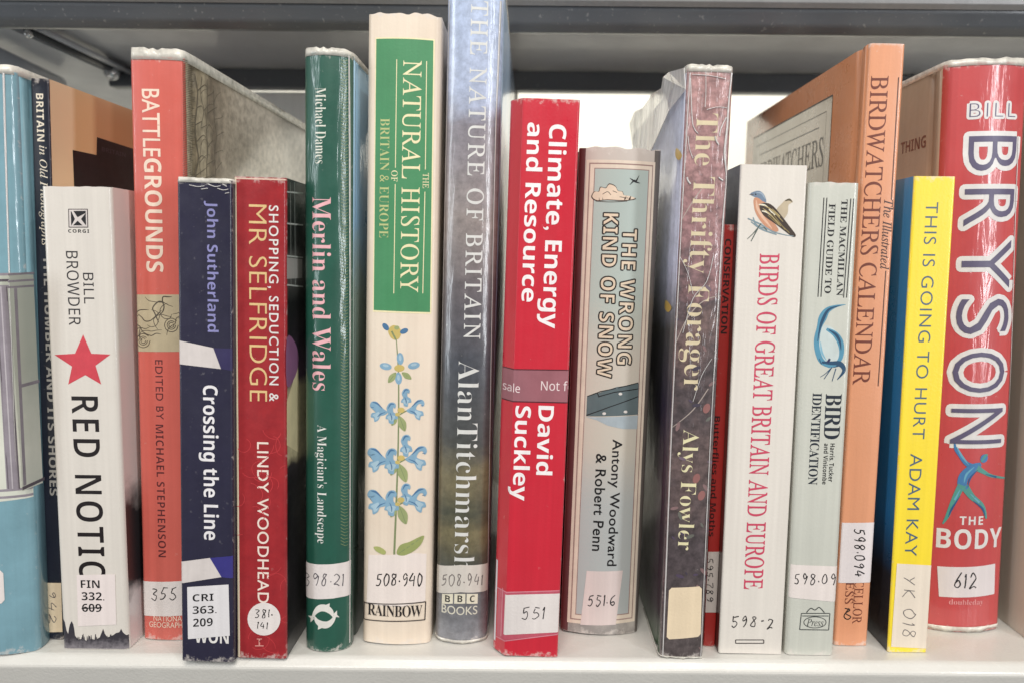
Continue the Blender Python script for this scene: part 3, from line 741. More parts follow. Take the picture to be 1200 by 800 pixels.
# 8 tall cream wildflower book
sp = mat('cream_jacket', S(228, 212, 192), 0.55, 0.15, 0.07, 26, .15, col2=S(220, 200, 178))
b8 = Book('wildflower_book', 'tall cream book with a green title panel and a blue flower painted on its spine', (423, 756), (503.5, 755), (429, 16), (517.5, 18), 0.15, sp, sp, sp, bulge=0.0022, rc=0.002, wear=0.0015, inset=.003)
PG = mat('green_panel_ink', S(64, 142, 90), 0.5, .12, 0.14, 50); YB = ink(240, 226, 176)
a = Art(b8, 'title_panel'); a.poly([(440, 44.5), (509.5, 46.5), (505.5, 368), (437, 365.5)], YB); a.poly([(441, 46), (508, 48), (504, 366), (438, 363.5)], PG); a.build()
a = Art(b8, 'title', base=.09)
a.text('NATURAL HISTORY', 470.5, 492.5, 71, 342.5, YB, 'roman', off=.002, space=1.04); a.text('THE', 495.5, 502.5, 203, 221, YB, 'roman', off=.004); a.text('OF', 458.5, 466, 200, 213, YB, 'roman', off=.004)
a.text('BRITAIN & EUROPE', 445, 456, 139, 279, ink(190, 196, 126), 'serif', off=-.01)
for p_ in (((465, 70), (463.4, 197)), ((463.2, 216), (461.5, 344)), ((500, 72), (498.5, 199)), ((498, 225), (495.5, 344))): a.line(p_, .9, YB, 0)
a.build()
a = Art(b8, 'flower_painting')
G1, G2, B1, B2, B3, YW = ink(128, 142, 96), ink(154, 166, 108), ink(128, 170, 198), ink(72, 118, 162), ink(164, 194, 210), ink(206, 180, 96)
a.line([(464.5, 398), (467, 440), (467, 500), (465.5, 560), (462, 649)], [1.0, 1.4, 1.6, 1.9, 2.4], G1)
def bloom(x, y, d, k):
    """hooded petal leaning to d (-1 left, 0 up, 1 right)"""
    Q = lambda pts: [(x + (d or 1) * px_ * k, y + py_ * k) for px_, py_ in pts]
    if d:
        a.poly(Q([(-6, 4), (-2, 1), (2, -3), (6, -7), (11, -7), (13, -3), (11, 0), (9, -3), (6, -2), (4, 2), (7, 4), (11, 5), (12, 9), (9, 10), (8, 14), (4, 12), (2, 8), (-2, 7)]), B1, 4)
        a.poly(Q([(3, 4), (7, 5), (10, 7), (8, 9), (7, 12), (4, 10)]), B3, 4)
        a.line(Q([(0, 0), (5, -5), (10, -6.5)]), [.6, 1.8 * k, .8], B2); a.line(Q([(-3, 4), (2, 6), (5, 9)]), [.6, 1.4, .6], B2)
        a.line(Q([(9, -1), (12, -1.5)]), [.8, .6], B2, 0)
    else:
        a.poly(Q([(-4, 2), (-6, -4), (-3, -10), (2, -11), (5, -8), (4, -4), (2, -5), (2, 0), (6, 3), (7, 8), (3, 9), (2, 14), (-3, 13), (-4, 9), (-7, 8), (-6, 4)]), B1, 4)
        a.poly(Q([(-4, 5), (0, 4), (4, 5), (3, 8), (1, 11), (-2, 10), (-5, 7)]), B3, 4)
        a.line(Q([(-4, -4), (-1, -9), (3, -8.5)]), [.7, 1.9 * k, .8], B2); a.line(Q([(-2, 1), (0, 6), (0, 10)]), [.6, 1.3, .6], B2)
def leaf(x, y, dx, dy, k, m=None):
    n = (-dy, dx); a.poly([(x, y), (x + dx * .5 * k + n[0] * .25 * k, y + dy * .5 * k + n[1] * .25 * k), (x + dx * k, y + dy * k), (x + dx * .5 * k - n[0] * .25 * k, y + dy * .5 * k - n[1] * .25 * k)], m or G2, 5)
    a.line([(x, y), (x + dx * k * .95, y + dy * k * .95)], .7, G1, 0)
a.poly([(455, 386), (462, 381), (470, 387), (468, 396), (462, 398), (457, 394)], YW, 4); a.line([(459, 388), (464, 398)], 2, G1)
a.ellipse(452, 383, 3, 5, B2, -.7); a.ellipse(473.5, 388, 5, 3, B2, -.4); a.ellipse(465, 384, 3, 2.4, G2)
for x, y, r_ in ((452, 429, .2), (485, 428, -.2), (469, 420, 1.5), (467, 443, 1.5)): a.ellipse(x, y, 7, 4, B1, r_); a.ellipse(x, y - 1, 3.5, 1.6, B3, r_)
a.ellipse(468, 431, 6, 4, YW); leaf(464, 436, -.6, .8, 15); leaf(471, 436, .8, .55, 14)
for y0_, k in ((478, 1.0), (534, 1.2), (583, 1.2)):
    a.line([(466, y0_ + 10), (456, y0_ + 5), (446, y0_ + 2)], [1.4, 1.2, 1], G1); a.line([(467, y0_ + 8), (478, y0_ + 2), (486, y0_)], [1.4, 1.2, 1], G1)
    leaf(468, y0_ + 9, .35, .94, 19 * k); leaf(465, y0_ + 10, -.5, .85, 12 * k)
    bloom(448, y0_, -1, 1.12 * k); bloom(483, y0_ - 2, 1, 1.12 * k); bloom(459, y0_ + 4, 0, 1.0 * k); bloom(476, y0_ - 14 if y0_ < 560 else y0_ - 6, 0, .85 * k)
    a.ellipse(470, y0_ + 2, 4.2, 3.2, YW); a.ellipse(466, y0_ + 7, 3, 2.2, YW)
a.poly([(465, 648), (469, 638), (480, 634), (490, 629), (497, 627), (494, 636), (486, 644), (474, 650)], ink(152, 162, 92), 4); a.line([(467, 648), (494, 629)], .9, G1)
a.poly([(450, 649), (441, 645), (438, 640), (445, 640), (452, 645)], ink(170, 176, 100), 4)
a.build()
label_(b8, [(432, 649), (487, 647), (500, 648), (498.5, 703), (470, 710), (429.5, 706)], lambda q: q.hand('508.940', 440, 497, 671, 685, BLACK, 1.35), mat('sticker_cream', S(228, 214, 206), 0.65, 0, .05))
a = Art(b8, 'publisher_logo', base=.24)
for pts in ([(426.5, 704), (499.5, 704)], [(426, 723), (465, 727), (498.5, 725)], [(427, 704), (426.5, 723)], [(499, 704), (498, 725)]): a.line(pts, 1.2, ink(60, 50, 46), 0)
a.text('RAINBOW', 431, 495, 708.5, 722, ink(40, 34, 34), 'serif', off=-.006, vert=False, space=.9); a.build()

# 9 tallest book: landscape picture
sp = art('misty_hills_jacket', [(0.0, S(140, 140, 146)), (0.08, S(104, 104, 108)), (0.12, S(78, 80, 70)), (0.17, S(124, 114, 80)), (0.20, S(80, 82, 66)), (0.26, S(126, 116, 84)), (0.31, S(78, 80, 78)), (0.43, S(76, 80, 90)), (0.55, S(112, 104, 108)), (0.64, S(156, 144, 140)), (0.77, S(142, 136, 146)), (0.815, S(180, 192, 222)), (1, S(188, 206, 240))], 2, 0, 0.285, 20, .06, .4, .6, .12, (1, 1, 2.6), grain=.34)
cov9 = mat('pale_sky_cover', S(170, 196, 226), .35, .7, .1, 20, .1, .25)
b9 = Book('tallest_hardback', 'tallest hardback, grey misty hills picture under shiny clear jacket, next to the cream wildflower book', (507, 755), (571, 754), (524, -25), (590, -25), 0.19, sp, sp, cov9, bulge=0.004, rc=0.002, hard=True)
b9.film(0.002, 0.0016, 0.0005, 0.06)
SIL = ink(216, 216, 212)
a = Art(b9, 'title'); a.text('THE NATURE OF BRITAIN', 547.5, 568, 1, 397, SIL, 'roman', off=.006, space=1.2); a.build()
a = Art(b9, 'author'); a.text('AlanTitchmarsh', 534.5, 559, 422.5, 668, SIL, 'serif', off=-.013); a.build()
label_(b9, [(503, 660), (540, 661), (576, 657), (576, 689), (540, 693), (503, 692)], lambda q: q.hand('508.941', 517, 567, 672, 685, ink(120, 112, 108, .6), 1.2), mat('sticker_grey', S(204, 196, 186), .6, 0, .06))
a = Art(b9, 'publisher_logo')
for x in (518, 532.5, 547): a.poly([(x, 695), (x + 13, 695), (x + 12.7, 706.5), (x - .3, 706.5)], ink(222, 214, 190))
for x, c in ((518, 'B'), (532.5, 'B'), (547, 'C')): a.text(c, x + 3.6, x + 9.4, 697, 704.8, ink(60, 58, 54), 'bold', vert=False)
a.text('BOOKS', 517.5, 559.5, 710, 720, ink(216, 210, 190), 'gill', off=.004, vert=False); a.build()

# 10 bright red paperback
sp = mat('crimson_card', S(216, 32, 52), 0.38, 0.3, 0.06, 20)
b10 = Book('crimson_paperback', 'bright crimson paperback with big white lettering and a mauve resale band', (577, 769), (653.5, 770), (597, 115), (681, 120), 0.14, sp, sp, sp, rc=0.001, chamfer=(0.005, 0.006))
WB = ink(244, 236, 236)
a = Art(b10, 'title'); a.text('Climate, Energy', 633, 660.5, 146, 385, WB, 'bold', off=0.0, space=.98); a.text('and Resource', 614.5, 633.8, 144, 354, WB, 'bold', off=0.0, space=.98); a.build()
a = Art(b10, 'author'); a.text('David', 629.5, 648.8, 475, 556, WB, 'bold', off=0.0, space=.98); a.text('Suckley', 596.5, 621.5, 475, 586, WB, 'bold', off=0.0, space=.98); a.build()
a = Art(b10, 'resale_band')
a.poly([(580, 428), (602, 432.5), (669, 433), (668, 471), (601, 470), (580, 465)], ink(162, 96, 106)); LK = ink(84, 30, 40)
a.line([(580, 428), (602, 432.5), (669, 433)], 1.3, LK, 0); a.line([(580, 465), (601, 470), (668, 471)], 1.3, LK, 0)
a.text('Not for', 634, 678, 446, 457.5, ink(236, 214, 214), 'sans', vert=False); a.text('esale', 583, 609.5, 447, 457.5, ink(236, 214, 214), 'sans', vert=False, slant=-1.5); a.build()
a = Art(b10, 'clear_tape', base=.1); TP = ink(206, 84, 104, .25, .4); TPE = ink(222, 130, 146, .3, .3)
a.poly([(584, 687), (657, 690), (655, 741), (582, 744)], TP); a.line([(582, 687), (657, 690)], 1.2, TPE, 0); a.line([(580, 744), (655, 741)], 1.2, TPE, 0); a.line([(589, 688), (587, 744)], 1.0, TPE, 0); a.build()
label_(b10, [(592, 695.5), (656, 694), (655, 738.5), (590, 742)], lambda q: q.hand('551', 610, 640, 711, 724, PEN, 1.1))
a = Art(b10, 'barcode_slip', base=.12); a.poly([(579, 652), (583.5, 656), (580.5, 750), (575, 746)], ink(230, 226, 230)); a.build()

# 11 grey-green framed hardback
sp = art('buff_cloth', [(0, S(140, 134, 130)), (.06, S(190, 182, 172)), (.5, S(196, 188, 178)), (1, S(196, 184, 174))], 2, 0, .2, 60, .1, .5, .3)
sd = art('brown_cover_print', [(0, S(52, 40, 38)), (.5, S(70, 58, 52)), (1, S(92, 74, 66))], 2, 0, .2, 50, .3, .5, .2)
b11 = Book('framed_hardback', 'grey-green hardback with cream double frame, small cloud and outlined title', (656, 745), (750, 744), (680, 174), (777, 177), 0.135, sp, sd, sd, bulge=0.0035, rc=0.002, hard=True, wear=.0008)
FR, FRD = ink(228, 210, 190), ink(160, 128, 120)
PAN = art('grey_green_panel', [(0, S(168, 174, 174)), (.28, S(174, 178, 176)), (.42, S(196, 188, 174)), (.62, S(198, 188, 174)), (.78, S(174, 186, 178)), (1, S(168, 182, 176))], 2, .01, .19, 40, .06, .5, .15)
a = Art(b11, 'side_bands'); a.poly([(672, 165), (687, 165), (664.5, 755), (648, 755)], ink(106, 58, 60)); a.poly([(768, 165), (786, 165), (758, 755), (743, 755)], ink(104, 96, 90)); a.build()
a = Art(b11, 'frame_border', base=.08)
a.poly([(687.5, 187.5), (768, 190.5), (743.5, 727), (664.5, 728)], FR); a.poly([(690.5, 191), (765.5, 194), (741, 723.5), (668, 724.5)], FRD)
a.poly([(692, 192.5), (764.5, 195.5), (740, 722.5), (669.5, 723.3)], FR); a.poly([(696.5, 197), (761, 199.5), (737, 718.5), (674, 719.3)], FRD); a.poly([(697.5, 198), (760, 200.5), (736, 717.5), (675, 718.3)], PAN); a.build()
a = Art(b11, 'cloud_drawing', base=.14); OL = ink(70, 52, 44); CC = ink(232, 208, 182)
cl = [(694, 231), (697, 225), (702, 225), (704, 220), (710, 221), (714, 216.5), (721, 219), (724, 224), (729, 225), (731, 229), (738, 230), (744, 233), (730, 235), (712, 234), (700, 235)]
a.poly([(x + (x - 718) * .05, y + (y - 227) * .12) for x, y in cl], OL, 3); a.poly(cl, CC, 3)
for pts in ([(706, 228), (712, 225), (716, 229)], [(718, 224), (723, 226)], [(698, 236), (716, 237), (735, 236)], [(726, 231), (736, 232.5)]): a.line(pts, .7, OL)
for pts in ([(738, 217), (743, 212), (745, 213), (749, 206)], [(738, 209), (744, 213), (750, 215)]): a.line(pts, [.4] + [2.0] * (len(pts) - 2) + [.4], BLACK)
a.build()
LC, LO = ink(228, 206, 178), ink(44, 38, 36)
a = Art(b11, 'title', base=.14); a.text('THE WRONG', 726.5, 743, 269, 426.5, LC, 'bold', off=-.01, outline=3.2, om=LO, space=1.12); a.text('KIND OF SNOW', 703.5, 720.5, 250.5, 441.5, LC, 'bold', off=-.01, outline=3.2, om=LO, space=1.12); a.build()
a = Art(b11, 'car_drawing', base=.14); CD = ink(92, 108, 112); CLt = ink(170, 184, 192)
a.poly([(688, 464), (704, 459), (722, 453), (748.5, 448.5), (747.5, 485), (687, 487)], CD); a.poly([(687, 488), (747.5, 486), (746.5, 502), (730, 502), (712, 498), (700, 492)], CLt)
for pts in ([(688, 464), (704, 458), (748, 448)], [(687, 486), (715, 476), (748, 464)], [(700, 460), (702, 465)], [(702, 464), (720, 459), (748, 455)]): a.line(pts, 1.1, BLACK, 0)
for x, y in ((727, 461), (733, 482), (708, 484)): a.ellipse(x, y, 2.2, 1.6, ink(226, 220, 214))
a.build()
a = Art(b11, 'author', base=.14); a.text('Antony Woodward', 711, 726, 514, 662.5, BLACK, 'gill', off=.012, space=1.05); a.text('& Robert Penn', 696, 708.5, 531, 645, BLACK, 'gill', off=.012, space=1.05); a.build()
label_(b11, [(687.5, 668), (730, 667.5), (721.5, 731), (680, 731)], lambda q: q.hand('551.6', 688, 723, 697, 709, PEN, 1.3), mat('sticker_pink', S(214, 196, 192), .6, 0, .05), base=.2)

# 12 mauve book in loose wrinkled jacket
sp = art('mauve_foliage_print', [(0, S(100, 88, 88)), (.2, S(88, 76, 80)), (.34, S(116, 94, 92)), (.45, S(86, 74, 78)), (.55, S(132, 104, 100)), (.62, S(98, 82, 86)), (.7, S(172, 126, 128)), (1, S(200, 148, 144))], 2, 0, .245, 55, .22, .4, .95, .8, grain=.6)
lc = art('lilac_foliage_cover', [(0, S(70, 110, 74)), (.06, S(74, 54, 70)), (.3, S(92, 66, 82)), (.42, S(60, 54, 80)), (.56, S(84, 84, 84)), (.66, S(186, 194, 220)), (1, S(206, 212, 232))], 2, 0, .245, 30, .05, .4, .4, .3, grain=.25)
b12 = Book('mauve_hardback', 'mauve book in a loose wrinkled clear jacket with a blank cream sticker near its foot', (773, 772), (824, 771), (805, 81), (861, 83), 0.15, sp, lc, lc, bulge=0.0006, rc=0.0012, hard=True)
b12.film(0.0014, 0.0008, .0009, .04)
OG = ink(216, 198, 160)
a = Art(b12, 'title'); a.text('The Thrifty Forager', 801, 834, 133, 457, OG, 'serif', off=-.012); a.build()
a = Art(b12, 'author'); a.text('Alys Fowler', 792, 816, 502.5, 644, ink(226, 216, 168), 'serif', off=-.012); a.build()
label_(b12, [(784, 688), (822.5, 686), (821, 745), (781, 748.5)], None, STICKER_OLD, rounded=3)
a = Art(b12, 'foliage_print')
for pts in ([(790, 405), (806, 372), (826, 352), (850, 345)], [(797, 260), (812, 236), (822, 222)], [(788, 500), (812, 480), (830, 455)]): a.line(pts, [.6, 1.1, 1.0, .5][:len(pts)], ink(176, 160, 150))
for _ in range(46):
    y = random.uniform(330, 765); x = random.uniform(780, 850) - (y - 330) * .045; t = random.uniform(0, 3.1); r_ = random.uniform(2, 6)
    a.ellipse(x, y, r_, r_ * .4, random.choice([ink(84, 70, 92), ink(118, 98, 112), ink(104, 104, 96), ink(134, 104, 104), ink(70, 62, 78)]), t, 10)
for x, y in ((816, 560), (828, 478), (822, 580)): a.ellipse(x, y, 4, 6, ink(150, 96, 92), .4)
a.build()
a = Art(b12, 'petal_print', side=-1); YP = ink(226, 190, 90)
for x, y in ((796, 90), (795.5, 180), (783, 358)):
    a = Art(b12, 'petal_print', side=-1); a.poly([(x - 3, y - 6), (x + 1, y - 3), (x + 4, y + 3), (x, y + 8), (x - 4, y + 3)], YP, 3); a.build()
# the slack outer fold of the jacket along the right joint, and film creases, glints put into their pale colour
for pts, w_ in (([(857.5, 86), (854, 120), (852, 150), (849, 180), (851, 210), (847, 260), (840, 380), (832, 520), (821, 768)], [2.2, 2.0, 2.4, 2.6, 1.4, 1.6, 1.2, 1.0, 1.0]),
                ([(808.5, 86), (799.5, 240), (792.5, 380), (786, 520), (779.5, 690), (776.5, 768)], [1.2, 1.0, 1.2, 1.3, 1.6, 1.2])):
    Art(b12, 'jacket_fold_highlight', base=.3).ridge(pts, w_, FG).build()
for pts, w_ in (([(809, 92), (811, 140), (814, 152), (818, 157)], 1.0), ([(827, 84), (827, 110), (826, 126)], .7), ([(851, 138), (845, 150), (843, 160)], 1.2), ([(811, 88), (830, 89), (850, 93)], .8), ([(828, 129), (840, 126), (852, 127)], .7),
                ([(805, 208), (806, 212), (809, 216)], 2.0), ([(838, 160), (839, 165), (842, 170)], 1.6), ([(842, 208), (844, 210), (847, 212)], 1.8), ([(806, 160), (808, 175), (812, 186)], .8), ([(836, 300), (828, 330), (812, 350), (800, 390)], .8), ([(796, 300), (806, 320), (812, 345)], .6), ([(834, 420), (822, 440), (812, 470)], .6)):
    Art(b12, 'film_crease_glint', base=.27).ridge(pts, w_, FG).build()
# slack film standing above the back cover, folded in steps
bm = bmesh.new(); pts = [b12.cpx(-1, *q) for q in ((805, 80), (790, 85), (778, 91), (776, 104), (768, 112), (764, 115), (753, 127), (748, 131), (741, 145), (741, 170), (760, 190), (790, 130), (804, 105))]
bm.faces.new([bm.verts.new((-b12.W / 2 - .0012 - .0012 * math.sin(i * 1.9), max(0.001, a_), b_)) for i, (a_, b_) in enumerate(pts)])
bmesh.ops.triangulate(bm, faces=bm.faces[:]); o = link('jacket_flap', bm, flap_mat(), b12.root); sd_ = o.modifiers.new('thickness', 'SOLIDIFY'); sd_.thickness = .0003

# 13 thin red book set back
sp = mat('scarlet_card', S(178, 34, 28), .45, .2, .12, 40); 
b13 = Book('thin_red_book', 'thin scarlet book with black lettering, set back between the mauve and the white book', (823, 757), (839, 757), (848, 264), (862, 264), 0.13, sp, sp, sp, rc=0.0006)
a = Art(b13, 'title'); a.text('CONSERVATION', 847, 854.5, 280, 391, ink(46, 14, 14), 'bold'); a.text('Butterflies and Moths', 834, 841, 487, 628, ink(46, 14, 14), 'bold', off=-.008); a.build()
label_(b13, [(828.5, 645), (846, 645), (842, 716), (825, 716)], lambda q: q.hand('595.789', 828, 835, 652, 706, PEN, 1.2, True), mat('sticker_dim', S(196, 184, 176), .6, 0, .05))

# 14 white bird book
sp = mat('white_laminate', S(220, 212, 202), .4, .3, .04, 30, speck=.04)
dk14 = art('dark_brown_cover', [(0, S(60, 34, 30)), (.5, S(96, 72, 60)), (1, S(44, 36, 34))], 2, 0, .2, 60, .3, .4, .3)
b14 = Book('white_bird_book', 'white paperback with a finch on a twig and a tall pinkish red title', (841, 766), (917, 766), (868, 194), (947, 195), 0.125, sp, dk14, sp, rc=.0009)
a = Art(b14, 'title'); a.text('BIRDS OF GREAT BRITAIN AND EUROPE', 880.5, 904, 297, 690, ink(216, 66, 96), 'roman', off=.010, space=1.02); a.build()
a = Art(b14, 'bird_painting')
X = lambda pts: [(720 + x / 4, 60 + y / 4) for x, y in pts]
a.poly(X([(760, 745), (785, 715), (800, 700), (822, 694), (836, 708), (816, 722), (812, 760), (790, 790), (770, 780)]), ink(196, 178, 148), 4)
a.line(X([(800, 703), (820, 697), (834, 709)]), [1, 2.4, .6], ink(92, 82, 62))
a.poly(X([(655, 690), (690, 690), (712, 720), (740, 790), (770, 840), (740, 845), (700, 815), (670, 775), (655, 735)]), ink(206, 142, 108), 4)
a.poly(X([(636, 672), (652, 660), (680, 656), (702, 675), (712, 708), (694, 704), (676, 690), (656, 684)]), ink(112, 132, 156), 4)
a.line(X([(632, 674), (652, 672)]), [.4, 1.4], ink(96, 90, 88), 0)
a.poly(X([(680, 722), (712, 712), (745, 728), (785, 775), (818, 818), (850, 862), (836, 872), (800, 846), (760, 815), (716, 785), (690, 760)]), ink(66, 52, 42), 3)
for pts in ([(676, 720), (700, 722), (718, 732)], [(690, 750), (716, 756), (740, 776)], [(724, 742), (752, 770)]): a.line(X(pts), [1, 2, 1], ink(228, 220, 196))
for pts in ([(740, 760), (800, 838)], [(752, 788), (820, 852)], [(720, 770), (770, 816)]): a.line(X(pts), .8, ink(150, 130, 76), 0)
for pts in ([(700, 724), (740, 748), (790, 800)], [(696, 738), (730, 766), (780, 822)], [(740, 740), (776, 776)]): a.line(X(pts), [.5, 1.2, .5][:len(pts)], ink(188, 164, 104))
a.line(X([(664, 700), (672, 740), (700, 785), (738, 832)]), [1, 3, 3, 1], ink(224, 178, 148)); a.line(X([(664, 664), (690, 668), (706, 694)]), [.6, 1.6, .6], ink(150, 168, 186))
a.ellipse(*X([(662, 672)])[0], .9, .9, BLACK)
TW = ink(126, 148, 158)
for pts in ([(625, 785), (680, 810), (740, 845), (800, 862), (840, 868)], [(640, 800), (690, 835), (760, 860)], [(650, 780), (665, 815), (700, 830)]): a.line(X(pts), [1.2, 1.8, 1.4, 1.0, .8][:len(pts)], TW)
for pts in ([(688, 808), (655, 850), (622, 882)], [(672, 832), (640, 892)], [(700, 826), (716, 842)]): a.line(X(pts), [1.4, 1, .6][:len(pts)], ink(84, 98, 92))
a.build()
a = Art(b14, 'shelfmark', base=.1); a.hand('598', 856, 889, 721, 734, PEN, 1.2); a.hand('2', 898, 908, 724, 736, PEN, 1.2); a.line([(892, 727), (895, 726.5)], 1.6, PEN, 0); a.build()
a = Art(b14, 'staple', base=.1)
for pts in ([(862, 749), (895, 749)], [(862, 753), (895, 753)], [(862, 749), (862, 753)], [(895, 749), (895, 753)]): a.line(pts, 1.1, ink(70, 62, 60), 0)
a.build()

# 15 sage field guide
sp = mat('sage_laminate', S(198, 198, 186), .4, .35, .05, 30, col2=S(190, 191, 180))
b15 = Book('sage_field_guide', 'sage grey paperback with black double rules and a blue bird sketch', (920.5, 768), (977, 767), (947, 214), (1009.5, 216), 0.13, sp, sp, sp, rc=.0022, wear=.0004)
NV = ink(26, 36, 52)
a = Art(b15, 'title')
a.text('THE MACMILLAN', 983, 990.5, 234, 347, BLACK, 'serif', space=.98); a.text('FIELD GUIDE TO', 968.5, 976.5, 239, 344, BLACK, 'serif', space=.98)
for p_ in (((965.5, 232), (958.5, 348)), ((969, 232), (962, 348)), ((997, 233), (988.5, 349)), ((1000.5, 233), (992, 349))): a.line(p_, 1.1, BLACK, 0)
a.text('BIRD', 966.5, 985, 461, 514, NV, 'serif', space=.95); a.text('IDENTIFICATION', 949.5, 960.5, 460, 567.5, NV, 'serif', space=.95); a.build()
a = Art(b15, 'author'); a.text('Harris, Tucker', 971, 977.5, 519, 564, BLACK, 'bold'); a.text('and Vinicombe', 964.5, 970, 519, 567, BLACK, 'bold'); a.build()
a = Art(b15, 'bird_sketch'); BB, BD, BP = ink(76, 146, 178), ink(28, 74, 110), ink(196, 208, 206)
X = lambda pts: [(900 + x / 4, (200 + y / 4)) for x, y in pts]
a.poly(X([(246, 760), (262, 725), (300, 735), (335, 775), (348, 840), (336, 895), (300, 912), (262, 890), (240, 840)]), BP, 4)
a.line(X([(364, 628), (318, 636), (278, 655), (256, 690), (240, 735), (228, 790), (232, 845), (252, 892), (292, 916)]), [.5, 3, 6.5, 9, 5.5, 6, 6, 6, 4], BB)
a.line(X([(340, 632), (284, 652), (256, 700), (242, 745), (232, 800)]), [.5, 2.6, 3.6, 2, .6], BD)
a.line(X([(274, 742), (312, 764), (337, 800), (345, 845), (336, 885), (310, 908)]), [3, 6, 7, 5.5, 4.4, 2], BB)
a.line(X([(285, 746), (318, 768), (336, 800), (342, 840)]), [1, 3, 2.6, .6], BD); a.line(X([(246, 800), (252, 850), (274, 890)]), [.6, 2.4, .6], ink(120, 176, 200))
a.line(X([(252, 896), (300, 906), (338, 905), (356, 935), (324, 978)]), [2, 7, 6, 4, .8], BD); a.line(X([(262, 905), (290, 915), (320, 912)]), [1, 3, 1], BB)
a.line(X([(278, 898), (290, 880)]), 2.6, ink(40, 40, 90), 0)
for pts in ([(300, 920), (268, 950), (245, 965)], [(296, 925), (262, 975)], [(250, 905), (240, 880)], [(318, 925), (300, 985)]): a.line(X(pts), [1.2, .8, .5][:len(pts)], BD)
a.build()
label_(b15, [(926, 659.5), (982, 660.5), (979.5, 702), (922.5, 696.5)], lambda q: q.hand('598.09', 929, 981, 672, 684, PEN, 1.15), mat('sticker_rose', S(224, 212, 206), .6, 0, .05))
a = Art(b15, 'publisher_logo'); EM = ink(70, 74, 72)
for pts in ([(939, 718), (972, 718)], [(937, 737), (971, 737.5)], [(939, 718), (937, 737)], [(972.5, 718), (971, 737.5)], [(940, 721), (971, 721)]): a.line(pts, 1.1, EM, 0)
a.line([(955 + 13 * math.cos(t), 728.5 + 6.5 * math.sin(t)) for t in [i * .4 for i in range(17)]], .9, EM)
a.line([(945, 717), (950, 712), (955, 714), (960, 711), (966, 717)], 1.2, EM); a.text('Press', 945, 965, 724.5, 733, EM, 'italic', vert=False); a.build()

# 16 tall orange hardback
sp = mat('apricot_cloth', S(226, 148, 104), .42, .35, .06, 30)
b16 = Book('apricot_hardback', 'tall apricot hardback with brown thin capitals and a ruled line down its spine', (977, 757), (1017, 756), (1019, 51), (1062.5, 53), 0.165, sp, mat('apricot_cover', S(206, 128, 82), .3, .6, .08, 26), sp, bulge=.0003, rc=.0012, hard=True)
BR = ink(120, 52, 34)
a = Art(b16, 'title'); a.text("BIRDWATCHERS CALENDAR", 1009.5, 1030.5, 89, 451, BR, 'roman', off=.004, space=.98); a.text('The Illustrated', 1033.5, 1045, 234, 316, ink(70, 34, 26), 'italic', off=.006)
for p_ in (((1053, 91), (1044.5, 234)), ((1038, 317.5), (1029, 452))): a.line(p_, 1.2, ink(70, 34, 26), 0)
a.build()
label_(b16, [(986, 611), (1030, 610), (1026, 680), (982, 681.5)], lambda q: q.hand('598.094', 1001, 1013, 618, 676, BLACK, 1.35, True), mat('sticker_lilac', S(220, 210, 210), .6, 0, .05))
a = Art(b16, 'publisher_logo'); a.text('CELLOR', 1000, 1011, 680, 730, BR, 'roman', off=.006); a.text('ESS', 990.5, 1000.5, 681, 707, BR, 'roman', off=.006)
a.line([(990, 712), (996, 714), (991, 718), (997, 722), (993, 725), (989, 721), (995, 712)], 1.3, BLACK); a.build()
PGY = art('grey_panel_print', [(0, S(150, 128, 104)), (.5, S(158, 142, 120)), (1, S(168, 154, 136))], 1, .02, .16, 40, .2, .3, .6)
a = Art(b16, 'cover_panel', side=-1)
w0, v1 = b16.cpx(-1, 976, 112); w1 = .150; v0 = v1 - .155
a.poly([(w0, v1), (w1, v1), (w1, v0), (w0, v0)], PGY, raw=True)
for d in (.0, .006):
    a.strip([(w0 + d, v1 - d), (w1 - d, v1 - d)], [.0008 if d == 0 else .0004] * 2, BLACK); a.strip([(w0 + d, v1 - d), (w0 + d, v0 + d)], [.0006 if d == 0 else .0003] * 2, BLACK)
a.build()
a = Art(b16, 'cover_lettering', side=-1, base=.1); DKB = ink(70, 58, 48)
def ctext(st, wa, wb, va, vb, style='roman', off=.006):
    v, f = glyphs(st, style, off); ax = min(p[0] for p in v); bx = max(p[0] for p in v); ay = min(p[1] for p in v); by = max(p[1] for p in v)
    q = [(wb - (x - ax) / (bx - ax) * (wb - wa), va + (y - ay) / (by - ay) * (vb - va)) for x, y in v]; a._add([[q[i] for i in g] for g in f], DKB)
a.strip([(w0 + .014, v1 - .012), (w1 - .014, v1 - .012)], [.0005] * 2, BLACK)
ctext("BIRDWATCHERS", w0 + .007, w1 - .008, v1 - .031, v1 - .017); ctext('CALENDAR', w0 + .03, w1 - .03, v1 - .05, v1 - .037); a.build()

# 17 yellow paperback
sp = mat('yellow_laminate', S(246, 214, 30), .38, .3, .03, 20)
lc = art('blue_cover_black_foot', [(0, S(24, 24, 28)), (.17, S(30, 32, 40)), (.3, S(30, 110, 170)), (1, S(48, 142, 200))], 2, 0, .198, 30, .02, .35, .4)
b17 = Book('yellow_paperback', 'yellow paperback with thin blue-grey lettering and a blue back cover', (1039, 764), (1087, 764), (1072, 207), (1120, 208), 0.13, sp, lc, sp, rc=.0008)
BG = ink(70, 100, 122)
a = Art(b17, 'title'); a.text('THIS IS GOING TO HURT', 1077, 1091.5, 237, 514, BG, 'gill', off=-.006, space=1.1); a.build()
a = Art(b17, 'author'); a.text('ADAM KAY', 1063.5, 1077.5, 531, 651, BG, 'gill', off=-.004, space=1.06); a.build()
label_(b17, [(1051, 659.5), (1094.5, 661), (1087, 758), (1044, 757)], lambda q: q.hand('YK 018', 1058, 1072, 672, 750, PENCIL, 1.0, True), mat('sticker_worn', S(228, 212, 192), .7, 0, .07))

